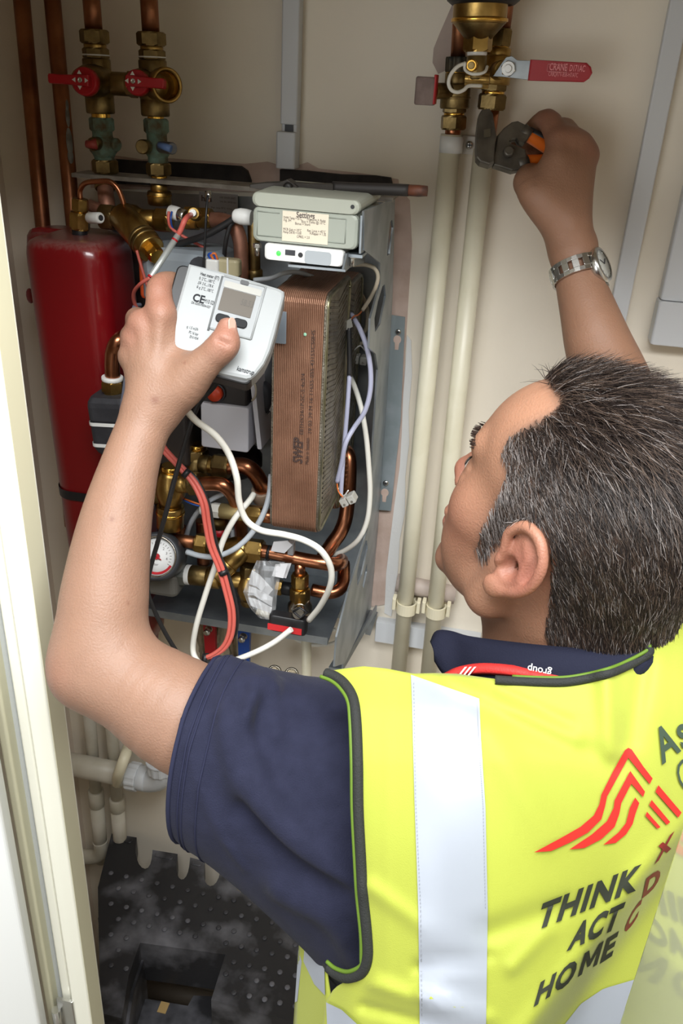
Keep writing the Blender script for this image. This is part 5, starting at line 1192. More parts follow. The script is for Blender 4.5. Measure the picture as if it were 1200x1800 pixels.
# right hand, a fist round the handles
kr = ((984, 250, .905), (1004, 250, .908), (1020, 258, .914), (1030, 276, .92))
B.chain([WR, pp(1000, 405, .917), pp(996, 375, .915)], [.0242, .0225, .021], .012)
for q, r0, r1 in zip(kr, (.017, .0165, .0165, .0155), (.0138, .0132, .0126, .0120)):
    B.cone(pp(1000+.2*(q[0]-1000), 390, .916), pp(*q), r0, r1, .010)
    B.ell(P(q[0], q[1]-2, q[2]-.006), (.0085, .0085, .0085), None, .008)
    B.cone(pp(1003, 400, .900), P(q[0], q[1]+8, q[2]-.0115), .0020, .0026, .008)
B.chain([pp(984, 250, .905), pp(962, 212, .925), pp(932, 232, .955), pp(911, 252, .965)], [.0135, .0120, .0102, .0088], .007)
B.chain([pp(1004, 248, .908), pp(988, 226, .942), pp(952, 252, .968), pp(928, 268, .968)], [.013, .0116, .0098, .0086], .007)
B.chain([pp(1020, 256, .914), pp(1014, 248, .945), pp(978, 276, .970), pp(950, 285, .968)], [.0125, .0110, .0094, .008], .007)
B.chain([pp(1031, 272, .92), pp(1028, 272, .945), pp(1000, 300, .966), pp(972, 306, .965)], [.012, .0104, .0088, .0076], .007)
B.chain([pp(992, 405, .914), pp(966, 372, .907), pp(938, 342, .903), pp(925, 320, .912)], [.019, .020, .0165, .0130], .014)
B.chain([pp(925, 322, .911), pp(928, 308, .922), pp(946, 302, .945)], [.0128, .0120, .0098], .006)
B.chain([pp(962, 335, .907), pp(974, 290, .903)], [.017, .015], .014)
B.cone(pp(949, 300, .889), pp(944, 320, .886), .0016, .0010, .005, True)
B.cone(pp(941, 304, .887), pp(940, 318, .886), .0010, .0008, .004, True)
V, Fq = B.mesh(.0021)

# ---- skin colouring by region (colour that belongs to the skin: redness, lips, stubble, nails; plus left-arm darkening painted in against the lamp)
skin_c = np.array(lin((150, 112, 89))); red_c = np.array(lin((154, 94, 80))); lip_c = np.array(lin((156, 92, 84)))
tan_c = np.array(lin((146, 106, 83))); arm_dim_c = np.array(lin((126, 98, 82)))
lv_ = (V-HO) @ HR                            # head coordinates
C_ = np.tile(skin_c, (len(V), 1))
def tint(w, c, a=1.0):
    global C_
    w = np.clip(w, 0, 1)[:, None]*a; C_ = C_*(1-w)+c*w
def blob(c, r): return np.exp(-(((V-c)/r)**2).sum(1))
head = np.clip((.16-np.linalg.norm(lv_-np.array([0, .01, 0]), axis=1))/.03, 0, 1)
tint(head, tan_c, .8)
armL = np.clip((.30-np.linalg.norm(V-(EL+WL)/2, axis=1))/.12, 0, 1); tint(armL, arm_dim_c, .65)  # darker tint painted over the left arm to offset strong lamp light
for c, r, a in ((hl(0, .104, -.018), .022, .7), (hl(-.085, -.018, .005), .035, .75), (hl(-.05, .06, -.02), .03, .35), (hl(0, .09, -.10), .03, .2)):
    tint(blob(c, r), red_c, a)
for q in ((283, 540, .787), (281, 498, .79), (250, 565, .795), (238, 592, .80), (394, 600, .765), (404, 570, .77), (120, 1180, .75), (984, 240, .9), (960, 205, .915), (1030, 265, .91)):
    tint(blob(pp(*q), .016), red_c, .38)
tint(blob(hl(0, .097, -.054), .010)*1.2+blob(hl(-.014, .092, -.059), .009), lip_c, .8)
stub = np.clip(1-np.abs(lv_[:, 2]+.085)/.05, 0, 1)*np.clip((lv_[:, 1]+.01)/.03, 0, 1)*head
tint(stub, np.array(lin((124, 92, 76))), .35)
sb = np.exp(-(((lv_-np.array([-.07, .022, -.03]))/np.array([.03, .009, .028]))**2).sum(1)); tint(sb, np.array(lin((110, 84, 70))), .45)
tint(blob(pp(409, 568, .768), .0055), np.array(lin((198, 160, 144))), .8)
for q in ((333 if False else 337, 702), ):
    pass
for q, r in (((272, 703), .0035), ((324, 637), .0016), ((197, 912), .002), ((225, 1060), .0014)):
    dd_ = B.hit(*q, .6); tint(blob(P(q[0], q[1], dd_), r), np.array(lin((104, 62, 48))), .7)
def vcol_mat(name, rough, bump=0, bs=300, sss=0.0, spec=.4):
    m = M(name, (200, 200, 200), rough, bump=bump, bs=bs, spec=spec); nt = m.node_tree
    a = nt.nodes.new('ShaderNodeVertexColor'); a.layer_name = 'paint'
    n = nt.nodes.new('ShaderNodeTexNoise'); n.inputs['Scale'].default_value = 55; n.inputs['Detail'].default_value = 6
    tc = nt.nodes.new('ShaderNodeTexCoord'); nt.links.new(tc.outputs['Object'], n.inputs['Vector'])
    mr = nt.nodes.new('ShaderNodeMapRange'); mr.inputs[3].default_value = .90; mr.inputs[4].default_value = 1.10; nt.links.new(n.outputs['Fac'], mr.inputs[0])
    mx = nt.nodes.new('ShaderNodeVectorMath'); mx.operation = 'SCALE'; nt.links.new(a.outputs[0], mx.inputs[0]); nt.links.new(mr.outputs[0], mx.inputs['Scale'])
    b = nt.nodes['Principled BSDF']; nt.links.new(mx.outputs[0], b.inputs['Base Color'])
    if sss:
        b.inputs['Subsurface Weight'].default_value = sss; b.inputs['Subsurface Radius'].default_value = (.012, .005, .003); b.inputs['Subsurface Scale'].default_value = .35
    return m
skin_m = vcol_mat('skin', .52, .28, 520, .12)
man = thing('person', 'man in yellow hi-vis vest and navy polo shirt, looking up, reaching into the cupboard', 'person', hipc)
# eye seen in profile under the lid
for s in (-1, 1):
    part('eye', MB().ball(hl(s*.032, .0765, .012), .0125, None, 16, 10), M('eye_white', (220, 214, 206), .2), man)
    part('iris', MB().lathe(hl(s*.032, .0885, .0135), HR @ np.array([0, 1, 0]), [(0, .0055), (.0008, .005), (.0012, .001)], 14), M('iris', (70, 62, 56), .2), man)
# thumb nail
nl = pp(408, 569, .7665); nn_ = unit(RT*.75-FW*.6); na = unit(pp(399, 562, .77)-pp(393, 604, .77)); na = unit(na-nn_*(na @ nn_)); nb = np.cross(nn_, na)
nail_pts = [(a*.0055, b*.0045) for a, b in ((-1, -.9), (.4, -1), (.9, -.6), (1.05, 0), (.9, .6), (.4, 1), (-1, .9), (-1.2, 0))]
part('thumb_nail', MB().prism(nl-nn_*.0012, na, nb, nail_pts, .0016, .0005, True), M('nail', (196, 156, 140), .25), man)

# ---------------------------------------------------------------- hair: a close cap and thousands of single hairs
def inside(px, py, poly):
    r = np.zeros(len(px), bool); n = len(poly)
    for i in range(n):
        (x0, y0), (x1, y1) = poly[i], poly[(i+1) % n]
        c = (y0 > py) != (y1 > py); r ^= c & (px < (x1-x0)*(py-y0)/(y1-y0+1e-9)+x0)
    return r
def proj_np(p):
    v = p-CAM; d = v @ FW; return 600+F*(v @ RT)/d, 900-F*(v @ UP)/d
growth = [(930, 560), (958, 670), (988, 702), (975, 724), (930, 746), (896, 768), (886, 800), (898, 826), (886, 860), (868, 890), (852, 926), (836, 975), (846, 982), (868, 944), (888, 928), (930, 912), (962, 930), (975, 985), (972, 1040), (964, 1120), (1000, 1190), (1600, 1270), (1600, 560)]
near = np.linalg.norm(lv_-np.array([0, -.01, .03]), axis=1) < .165
ml = lv_.copy(); ml[:, 0] = -np.abs(ml[:, 0]); px_, py_ = proj_np(HO+ml @ HR.T)
soft = np.mean([inside(px_+jx, py_+jy, growth) for jx, jy in ((0, 0), (7, 0), (-7, 0), (0, 7), (0, -7), (11, 9), (-11, 9), (-11, -9), (11, -9))], 0)
scalp = near & (soft > .3) & (lv_[:, 2] > -.150) & ~((np.abs(lv_[:, 0]) > .0795) & (np.abs(lv_[:, 1]+.012) < .03) & (np.abs(lv_[:, 2]) < .042))
fs_ = Fq[scalp[Fq].all(1)]; used = np.unique(fs_); remap = np.full(len(V), -1); remap[used] = np.arange(len(used))
nrm = np.zeros_like(V); fn_ = np.cross(V[Fq[:, 2]]-V[Fq[:, 0]], V[Fq[:, 3]]-V[Fq[:, 1]])
for i in range(4): np.add.at(nrm, Fq[:, i], fn_)
nrm /= np.maximum(np.linalg.norm(nrm, axis=1, keepdims=True), 1e-9)
if ((nrm[near]*(V[near]-HO)).sum(1)).mean() < 0: nrm = -nrm
dark_h, mid_h, grey_h = (np.array(lin(c)) for c in ((38, 30, 27), (88, 73, 63), (150, 142, 138)))
tint((soft*near)*(np.abs(lv_[:, 0]) < .0795)*.85, np.array(lin((70, 58, 52))), 1.0)
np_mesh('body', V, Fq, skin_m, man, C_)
hair_m = M('hair', (60, 50, 46), .45, spec=.45); nt = hair_m.node_tree; a = nt.nodes.new('ShaderNodeVertexColor'); a.layer_name = 'paint'; nt.links.new(a.outputs[0], nt.nodes['Principled BSDF'].inputs['Base Color'])
NH = 30000
area_w = np.linalg.norm(fn_[scalp[Fq].all(1)], axis=1); pick = rng.choice(len(fs_), NH, p=area_w/area_w.sum())
w4 = rng.dirichlet((1, 1, 1, 1), NH); root = (V[fs_[pick]]*w4[:, :, None]).sum(1); rn = (nrm[fs_[pick]]*w4[:, :, None]).sum(1); rn /= np.linalg.norm(rn, axis=1, keepdims=True)
rl = (root-HO) @ HR; tk = np.clip((rl[:, 2]-.070)/.05, 0, 1)
flow = np.column_stack([rl[:, 0]*2.5, -1.0-0*rl[:, 0], -.30+1.0*np.clip(rl[:, 2]-.09, -.1, .1)*6-.9*np.clip(-.02-rl[:, 1], 0, .1)*9])
fr_ = np.clip((rl[:, 1]-.035)/.04, 0, 1)*tk           # the fringe stands up
flow += np.column_stack([0*fr_, .9*fr_, 1.3*fr_]); flow += rng.normal(0, .28, flow.shape)
fw_ = flow @ HR.T; fw_ -= rn*(fw_*rn).sum(1)[:, None]; fw_ /= np.maximum(np.linalg.norm(fw_, axis=1, keepdims=True), 1e-6)
Ln = (.011+.022*tk+.006*fr_)*rng.uniform(.7, 1.25, NH); nape = np.clip((-.03-rl[:, 2])/.05, 0, 1); Ln *= 1-.45*nape
lift = .30+.62*tk+.25*fr_
P0 = root+rn*(.0008); d0 = fw_+rn*lift[:, None]; d0 /= np.linalg.norm(d0, axis=1, keepdims=True)
d1 = fw_+rn*(lift*.25)[:, None]+rng.normal(0, .12, d0.shape); d1 /= np.linalg.norm(d1, axis=1, keepdims=True)
K = 4; rad = rng.uniform(.00022, .00036, NH); rings_ = []
for i in range(K):
    t = i/(K-1); c = P0+(d0*t+(d1-d0)*t*t*.5)*Ln[:, None]
    ta = d0+(d1-d0)*t; s1 = np.cross(ta, rn); s1 /= np.maximum(np.linalg.norm(s1, axis=1, keepdims=True), 1e-6); s2 = np.cross(s1, ta); r_ = rad*(1-.85*t**1.5)
    for a in (0, 2.094, 4.189): rings_.append(c+(s1*math.cos(a)+s2*math.sin(a))*r_[:, None])
HV = np.stack(rings_, 1).reshape(-1, 3)
base = (np.arange(NH)*K*3)[:, None, None]; fq = np.array([(i*3+a, i*3+(a+1) % 3, (i+1)*3+(a+1) % 3, (i+1)*3+a) for i in range(K-1) for a in range(3)])
HF = (base+fq[None]).reshape(-1, 4)
gp = .05+.34*np.clip((rl[:, 1]+.03)/.07, 0, 1)*np.clip((.105-rl[:, 2])/.05, 0, 1)+.05*(1-tk)
u = rng.random(NH); hc_ = np.where((u < gp)[:, None], grey_h, np.where((u < gp+.30)[:, None], mid_h, dark_h))*rng.uniform(.7, 1.2, (NH, 1))
np_mesh('hair', HV, HF, hair_m, man, np.repeat(hc_, K*3, 0), 'short dark brown hair greying at the sides', 'stuff')
# brows
for s in (-1, 1):
    mb = MB()
    for i in range(70):
        f_ = random.random(); c = hl(s*(.016+.034*f_), .0975-.018*f_**2, .040+.006*f_-.006*f_*f_+random.uniform(-.003, .003)); dr = HR @ np.array([s*1.0, .2, .35])
        mb.tube([c, c+unit(dr)*.008], [.0005, .0002], 4, False)
    part('eyebrow', mb, M('brow_hair', (52, 40, 34), .6), man, 'dark eyebrow')
# ---------------------------------------------------------------- navy polo shirt
Sh = Body()
Sh.chain([pp(330, 1290, .770), pp(372, 1302, .765), pp(520, 1350, .765), pp(650, 1400, .765)], [.072, .074, .082, .092], .03)
Sh.cone(pp(405, 1410, .758), pp(660, 1570, .765), .046, .078, .05)
Sh.cone(pp(650, 1400, .77), pp(760, 1420, .775), .09, .085, .04)
Sh.cone(pp(700, 1420, .79), pp(960, 1330, .79), .08, .085, .05)
Sh.cone(pp(900, 1500, .80), pp(940, 2050, .91), .10, .11, .05)
Sh.cone(pp(720, 1480, .80), pp(720, 1900, .86), .075, .09, .05)
Sh.cone(pp(960, 1330, .79), SR, .08, .07, .05)
def fold(pts, r, k=.014, sub=False, dz=.0):
    q = []
    for x, y in pts: q.append(P(x, y, Sh.hit(x, y, .45)+dz))
    Sh.chain(q, [r]*len(q), k, sub)
nb_ = len(Sh.ops)
fold([(402, 1175), (404, 1260), (432, 1370), (520, 1480), (640, 1590)], .010, .018, dz=.0035)
fold([(438, 1186), (415, 1250), (420, 1310), (470, 1410), (560, 1500), (640, 1560)], .009, .016, dz=.003)
fold([(470, 1196), (440, 1215), (420, 1250)], .009, .014)
fold([(500, 1560), (590, 1610), (636, 1680)], .010, .018, dz=.0035)
fold([(420, 1430), (500, 1510), (600, 1580)], .007, .014, True, -.002)
fold([(425, 1200), (410, 1270), (430, 1350)], .0065, .012, True, -.002)
fold([(480, 1210), (478, 1250), (484, 1290)], .002, .016)
fold([(352, 1180), (328, 1260), (345, 1360), (392, 1470), (430, 1525)], .0022, .006, dz=.0005)
cut_c = pp(352, 1330, .772); axis_ = unit(pp(640, 1430, .74)-pp(372, 1322, .772))
axis_ = unit(axis_+RT*.12+UP*.10)
Sh.plane(cut_c, -axis_)
SV, SF = Sh.mesh(.0036)
navy = M('navy_pique', (32, 34, 53), .85, var=(28, 30, 48), vs=60, bump=.35, bs=900, spec=.2, **{'Sheen Weight': .04})
polo = np_mesh('polo_shirt', SV, SF, navy, man, None, 'navy blue polo shirt')
# ribbed hem stitched round the sleeve end
hem = MB()
for off_, rr_ in ((.003, .0021), (.012, .0009), (.0155, .0009), (.029, .0009)):
    c0_ = cut_c+axis_*off_; xx, yy2, _ = frame(axis_); pts = []
    for i in range(49):
        th = 2*math.pi*i/48; dr = math.cos(th)*xx+math.sin(th)*yy2; lo_, hi_ = 0.0, .2
        p_in = pp(372, 1302, .765); p_in = p_in-axis_*((p_in-c0_) @ axis_)
        for _ in range(16):
            md_ = (lo_+hi_)/2
            if Sh.ev((p_in+dr*md_)[None], Sh.ops[:-1])[0] < 0: lo_ = md_
            else: hi_ = md_
        pts.append(p_in+dr*(lo_+.0004))
    hem.tube(pts, rr_, 8, False)
part('sleeve_hem', hem, M('navy_hem', (34, 36, 56), .85, spec=.2), polo)

# collar standing round the neck
def ribbon(top, bot, n=6, sub=5):
    t_, b_ = crv([P(*q) for q in top], sub), crv([P(*q) for q in bot], sub)
    k_ = max(len(t_), len(b_)); ti = np.array([t_[int(round(i*(len(t_)-1)/(k_-1)))] for i in range(k_)]); bi = np.array([b_[int(round(i*(len(b_)-1)/(k_-1)))] for i in range(k_)])
    return [[ti[i]*(1-j/n)+bi[i]*j/n-FW*.006*math.sin(math.pi*j/n) for j in range(n+1)] for i in range(k_)]
cm = MB().rings(ribbon([(760, 1130, .745), (770, 1111, .745), (800, 1112, .735), (835, 1121, .715), (905, 1131, .690), (980, 1139, .672), (1060, 1143, .662), (1138, 1124, .664), (1210, 1085, .70)],
    [(768, 1160, .740), (785, 1186, .730), (810, 1196, .722), (845, 1204, .705), (905, 1212, .682), (985, 1218, .664), (1065, 1208, .656), (1142, 1176, .660), (1215, 1130, .70)]), closed=False, cap=False)
col = part('collar', cm, M('navy_collar', (28, 30, 46), .85, bump=.3, bs=900, spec=.2), polo, 'darker navy collar')
mod = col.modifiers.new('thick', 'SOLIDIFY'); mod.thickness = .006; mod.offset = 0

# ---------------------------------------------------------------- lanyard
ly = thing('lanyard', 'red lanyard strap with white print round the navy collar', 'lanyard', pp(880, 1190, .68))
top_ = [(772, 1186, .722), (800, 1172, .714), (835, 1165, .702), (870, 1165, .690), (910, 1169, .680), (955, 1176, .671), (1000, 1186, .662)]
bot_ = [(774, 1200, .720), (802, 1190, .712), (838, 1185, .700), (872, 1186, .688), (910, 1190, .677), (955, 1198, .668), (1000, 1206, .660)]
lm = part('strap', MB().rings([[p-FW*.003 for p in r] for r in ribbon(top_, bot_, 3)], closed=False, cap=False), M('lanyard_red', (214, 52, 48), .6, bump=.3, bs=700), ly)
lm.modifiers.new('thick', 'SOLIDIFY').thickness = .0015
mk = MB()
for x in (806, 814, 822):
    q = [P(*a) for a in ((x+8, 1169, .702), (x+12, 1168.5, .7005), (x-2, 1186, .701), (x-6, 1187, .702))]
    mk.add([p-FW*.0085 for p in q], [(0, 1, 2, 3)], False)
part('white_bars', mk, white_plastic, lm)
o_ = P(990, 1178, .660); X_ = unit(P(930, 1172, .672)-P(990, 1184, .660)); Y_ = unit(np.cross(X_, FW)); Y_ = -Y_ if Y_ @ UP > 0 else Y_
part('lettering', text_mb('group', P(965, 1174, .663)-FW*.0085, X_, Y_, .008, .01), white_plastic, lm, 'small white print')

# ---------------------------------------------------------------- hi-vis vest
gx_ = np.array([560, 620, 680, 780, 880, 980, 1080, 1180, 1340.]); gy_ = np.array([1080, 1180, 1250, 1340, 1470, 1600, 1720, 1880.])
GD = np.array([[.700, .690, .684, .684, .674, .660, .652, .668, .72],
               [.684, .672, .664, .662, .656, .647, .643, .655, .70],
               [.664, .648, .640, .630, .630, .632, .632, .645, .69],
               [.655, .632, .622, .610, .610, .616, .624, .640, .685],
               [.655, .628, .614, .600, .600, .608, .620, .640, .685],
               [.660, .632, .616, .600, .598, .606, .622, .646, .69],
               [.668, .640, .622, .604, .600, .608, .626, .652, .70],
               [.676, .650, .632, .612, .606, .614, .632, .660, .71]])
def cub(t): return np.array([-.5*t+t*t-.5*t**3, 1-2.5*t*t+1.5*t**3, .5*t+2*t*t-1.5*t**3, -.5*t*t+.5*t**3])
def gd(px, py):
    i = int(np.clip(np.searchsorted(gx_, px)-1, 0, len(gx_)-2)); j = int(np.clip(np.searchsorted(gy_, py)-1, 0, len(gy_)-2))
    tx, ty_ = np.clip((px-gx_[i])/(gx_[i+1]-gx_[i]), 0, 1), np.clip((py-gy_[j])/(gy_[j+1]-gy_[j]), 0, 1)
    ii = np.clip(np.arange(i-1, i+3), 0, len(gx_)-1); jj = np.clip(np.arange(j-1, j+3), 0, len(gy_)-1)
    return float(cub(ty_) @ GD[np.ix_(jj, ii)] @ cub(tx))
def segd(px, py, a, b):
    a = np.array(a, float); b = np.array(b, float); d = b-a; t = np.clip(((px-a[0])*d[0]+(py-a[1])*d[1])/(d @ d), 0, 1)
    return math.hypot(px-a[0]-d[0]*t, py-a[1]-d[1]*t), t
FOLDS = [((790, 1195), (1010, 1300), 16, -.0035), ((850, 1235), (1080, 1345), 22, .003), ((880, 1215), (1000, 1270), 12, .0025), ((1065, 1165), (1072, 1320), 20, -.005), ((1130, 1170), (1110, 1300), 18, .004), ((860, 1290), (960, 1470), 30, -.0025),
         ((860, 1640), (1000, 1590), 22, .003), ((650, 1560), (760, 1640), 16, -.002), ((735, 1700), (860, 1680), 12, .0025), ((740, 1745), (860, 1790), 12, -.003), ((660, 1730), (800, 1780), 14, -.003), ((640, 1770), (760, 1800), 10, .003), ((900, 1700), (960, 1640), 14, -.002)]
def vd(px, py):
    d = gd(px, py)
    for a, b, w, amp in FOLDS:
        q, t = segd(px, py, a, b)
        if q < 3*w: d += 2.1*amp*math.exp(-(q/w)**2)*(1-.5*t)
    # the deep fold that runs down from the logo: cloth to the right of it falls back
    ln = (px-1205)*.80+(py-1465)*.60; s_ = 1/(1+math.exp(-(ln-6)/8.0)); along = np.clip((py-1400)/120, 0, 1)
    d += .060*s_*along-.006*math.exp(-((ln+14)/22)**2)*along
    return d
def vs(px, py, off=0.0): return P(px, py, vd(px, py)-off)
xs_ = lambda y: float(np.interp(y, [1175, 1186, 1205, 1232, 1270, 1400, 1560, 1640, 1690, 1712, 1722, 1736, 1760, 1860], [570, 578, 606, 622, 627, 630, 637, 645, 645, 632, 612, 588, 572, 560]))
yt_ = lambda x: float(np.interp(x, [560, 600, 640, 680, 722, 760, 800, 850, 900, 950, 1000, 1060, 1100, 1142, 1160, 1200, 1260, 1330], [1182, 1176, 1171, 1175, 1184, 1183, 1184, 1192, 1198, 1200, 1200, 1187, 1172, 1150, 1120, 1096, 1066, 1040]))
rows = []
NU, NV = 110, 96
for j in range(NV+1):
    v_ = j/NV; r_ = []
    for i in range(NU+1):
        u_ = i/NU; x0_ = 572+u_*758; y_ = yt_(x0_)+v_*(1870-yt_(x0_)); xl_ = xs_(y_)
        x_ = xl_+(1330-xl_)*u_; r_.append(vs(x_, y_))
    rows.append(r_)
hv = M('hi_vis_yellow', (158, 166, 62), .65, bump=.15, bs=1200, spec=.3, **{'Sheen Weight': .1})
hv_tape = M('reflective_tape', (160, 166, 176), .40, .2, bump=.08, bs=60)
hv_trim = M('black_binding', (30, 32, 30), .8, bump=.4, bs=800)
hv_line = M('green_binding_edge', (84, 112, 20), .7)
vest = part('hi_vis_vest', MB().rings(rows, closed=False, cap=False), hv, man, 'fluorescent yellow vest with printed back')
vest.modifiers.new('thick', 'SOLIDIFY').thickness = .0016
# front half of the vest seen under the arm
def bil(L, Rr, n, m_):
    l, r = crv([P(*q) for q in L], n), crv([P(*q) for q in Rr], n); k_ = min(len(l), len(r))
    return [[l[i]*(1-j/m_)+r[i]*j/m_+FW*.006*math.sin(3.1*j/m_)*0 for j in range(m_+1)] for i in range(k_)]
sidep = part('vest_front', MB().rings(bil([(536, 1545, .775), (527, 1640, .775), (520, 1730, .78), (510, 1880, .79)], [(575, 1560, .752), (569, 1640, .742), (574, 1718, .715), (602, 1880, .682)], 8, 8), closed=False, cap=False), hv, vest)
sidep.modifiers.new('thick', 'SOLIDIFY').thickness = .0016
def surf_patch(name, poly, fn, m, parent, step=16, label=None):
    from mathutils.geometry import tessellate_polygon
    q = [Vector((x, y, 0)) for x, y in poly]; v, t = quarter(q, [tuple(k) for k in tessellate_polygon([q])], 2)
    mb = MB().add([fn(p[0], p[1]) for p in v], t, True)
    return part(name, mb, m, parent, label)
def strip_patch(name, Lp, Rp, m, parent, n=40, k_=6, off=.0016, label=None):
    rr = []
    for i in range(n+1):
        t = i/n; a = np.array([np.interp(t, np.linspace(0, 1, len(Lp)), [q[c] for q in Lp]) for c in (0, 1)]); b = np.array([np.interp(t, np.linspace(0, 1, len(Rp)), [q[c] for q in Rp]) for c in (0, 1)])
        rr.append([vs(*(a*(1-j/k_)+b*j/k_), off) for j in range(k_+1)])
    o = part(name, MB().rings(rr, closed=False, cap=False), m, parent, label); return o
tape = strip_patch('reflective_strip', [(722, 1186), (724, 1240), (728, 1400), (735, 1600), (738, 1870)], [(842, 1228), (845, 1300), (853, 1420), (857, 1600), (853, 1870)], hv_tape, vest, 60, label='silver reflective strip')
st_ = MB()
for xa in ([(727, 1200), (730, 1400), (739, 1600), (742, 1860)], [(838, 1235), (841, 1300), (849, 1420), (853, 1600), (849, 1860)]):
    for i in range(90):
        t = i/90; q = [np.interp(t, np.linspace(0, 1, 4), [p[c] for p in xa[:4]]) for c in (0, 1)]; q2 = [np.interp(t+.005, np.linspace(0, 1, 4), [p[c] for p in xa[:4]]) for c in (0, 1)]
        st_.tube([vs(*q, .0020), vs(*q2, .0020)], .0003, 4, False)
part('stitching', st_, M('grey_thread', (150, 154, 162), .7), tape, None, 'stuff')
strip_patch('reflective_strip', [(1135, 1716), (1060, 1738), (1020, 1765), (985, 1810)], [(1150, 1800), (1100, 1830), (1060, 1850), (1010, 1870)], hv_tape, vest, 20, 8, .0016, 'lower silver reflective strip')
def sp(px, py, off=.0022):                   # a point just off the side panel
    t = np.clip((py-1545)/335, 0, 1); a = np.array([536-26*t, .775+.015*t]); b = np.array([np.interp(py, [1560, 1640, 1718, 1880], [575, 569, 574, 602]), np.interp(py, [1560, 1640, 1718, 1880], [.752, .742, .715, .682])])
    u_ = (px-a[0])/max(b[0]-a[0], 1); return P(px, py, a[1]+(b[1]-a[1])*u_-off-.004)
surf_patch('reflective_strip', [(539, 1618), (569, 1668), (571, 1750), (552, 1730), (533, 1690)], sp, hv_tape, sidep, label='silver reflective strip')
surf_patch('reflective_strip', [(524, 1670), (530, 1690), (522, 1760), (518, 1762)], sp, hv_tape, sidep, label='silver reflective strip')
surf_patch('reflective_strip', [(573, 1762), (600, 1775), (640, 1812), (575, 1812)], lambda x, y: vs(x, y, .004), hv_tape, vest, label='silver reflective strip')
# bindings
def vtube(pts, r, off=0.0, k=6): return MB().tube([vs(x, y, off) for x, y in [(q[0], q[1]) for q in crv([np.array([a, b, 0.]) for a, b in pts], k)]], r, 8)
arm_e = [(572, 1183), (590, 1190), (606, 1203), (620, 1226), (626, 1265), (629, 1340), (630, 1420), (634, 1500), (638, 1570), (645, 1640), (646, 1682), (636, 1708), (614, 1718), (592, 1712), (577, 1700)]
part('armhole_binding', vtube(arm_e, .0042, .001), hv_trim, vest, 'black binding round the armhole')
part('armhole_edge', vtube([(x-9, y+6) if y < 1230 else ((x-11, y) if y < 1690 else (x-3, y-10)) for x, y in arm_e], .0016, .0025), hv_line, vest, 'green inner edge of the binding')
nk = [(870, 1195), (900, 1197), (950, 1199), (1000, 1198), (1060, 1186), (1100, 1171), (1138, 1150), (1141, 1138)]
part('neck_binding', vtube(nk, .0036, .001), hv_trim, vest, 'black binding at the neck')
part('neck_edge', vtube([(x, y-8) for x, y in nk[1:]], .0014, .002), hv_line, vest, 'green edge at the neck')
# side edge of the front panel
part('front_binding', MB().tube(crv([P(572, 1575, .748), P(568, 1640, .738), P(570, 1690, .722), P(580, 1706, .71)], 6), .0026, 8), hv_trim, vest)
# print on the back
inkg = M('vest_print_charcoal', (46, 49, 40), .7, spec=.2); inkr = M('vest_print_red', (192, 44, 38), .6, spec=.2); inkd = M('vest_print_dark_red', (118, 32, 24), .6)
def vtext(txt, o, e, up, m, bold=.045, shear=0.0):
    """baseline from o to e, cap height vector up, in the vest's own surface"""
    o = np.array(o, float); e = np.array(e, float); up = np.array(up, float)
    mb = text_mb(txt, None, None, None, 1.0, bold, lambda a, b: (a, b, 0), shear, 1.0, 'LEFT', 1.14)
    mb.v, mb.f = quarter(mb.v, mb.f, 2); v_ = np.array(mb.v); x0_ = v_[:, 0].min(); hmax = v_[:, 1].max()
    mb.v = [tuple(vs(*(o+(e-o)*(a-x0_)+up*(b/hmax)), .0022)) for a, b, c in mb.v]; mb.s = [True]*len(mb.f)
    return part('lettering', mb, m, vest)
vtext('THINK', (940, 1634), (1118, 1563), (14, -46), inkg)
vtext('ACT', (996, 1670), (1084, 1630), (16, -46), inkg)
ho, he, hu = np.array([938., 1768]), np.array([1076., 1678]), np.array([12., -42])
def hp_(a): return tuple(ho+(he-ho)*a)
vtext('HO', hp_(0), hp_(.50), hu, inkg); vtext('E', hp_(.845), hp_(1), hu, inkg)
surf_m = [(0, 0), (0, 1), (.24, 1), (.5, .46), (.76, 1), (1, 1), (1, 0), (.79, 0), (.79, .62), (.57, .18), (.43, .18), (.21, .62), (.21, 0)]
surf_patch('lettering', [tuple(ho+(he-ho)*(.56+.245*a)+hu*b) for a, b in surf_m], lambda x, y: vs(x, y, .0022), inkg, vest)
vtext('X', (1150, 1518), (1180, 1490), (6, -30), inkd)
vtext('D', (1128, 1578), (1156, 1556), (8, -34), inkd)
vtext('C', (1094, 1646), (1120, 1612), (10, -36), inkd)
vtext('Ast', (1163, 1343), (1236, 1290), (-20, -54), M('vest_print_green_grey', (58, 72, 58), .7, spec=.2), .02)
vtext('Con', (1204, 1400), (1280, 1350), (-22, -54), M('vest_print_green_grey', (0, 0, 0)), -.012)
def v3(pts): return [(900+x/3, 1200+y/3) for x, y in pts]
for pts in ([(115, 895), (240, 828), (360, 760), (430, 700), (460, 640), (470, 590), (530, 470), (595, 355), (612, 343), (630, 352), (690, 440), (740, 505), (725, 535), (660, 455), (612, 395), (555, 500), (500, 600), (490, 650), (470, 720), (400, 790), (300, 845), (205, 888)],
            [(300, 880), (420, 800), (500, 730), (535, 660), (540, 620), (622, 465), (700, 575), (690, 603), (628, 532), (575, 635), (565, 690), (540, 760), (470, 825), (380, 872)],
            [(480, 855), (560, 790), (600, 740), (620, 660), (648, 605), (670, 635), (650, 690), (635, 745), (600, 800), (545, 845)],
            [(770, 540), (893, 685), (875, 712), (755, 575)], [(735, 618), (833, 735), (815, 750), (722, 645)], [(710, 680), (782, 762), (765, 770), (702, 702)]):
    surf_patch('logo_stripe', v3(pts), lambda x, y: vs(x, y, .0022), inkr, vest, 14)

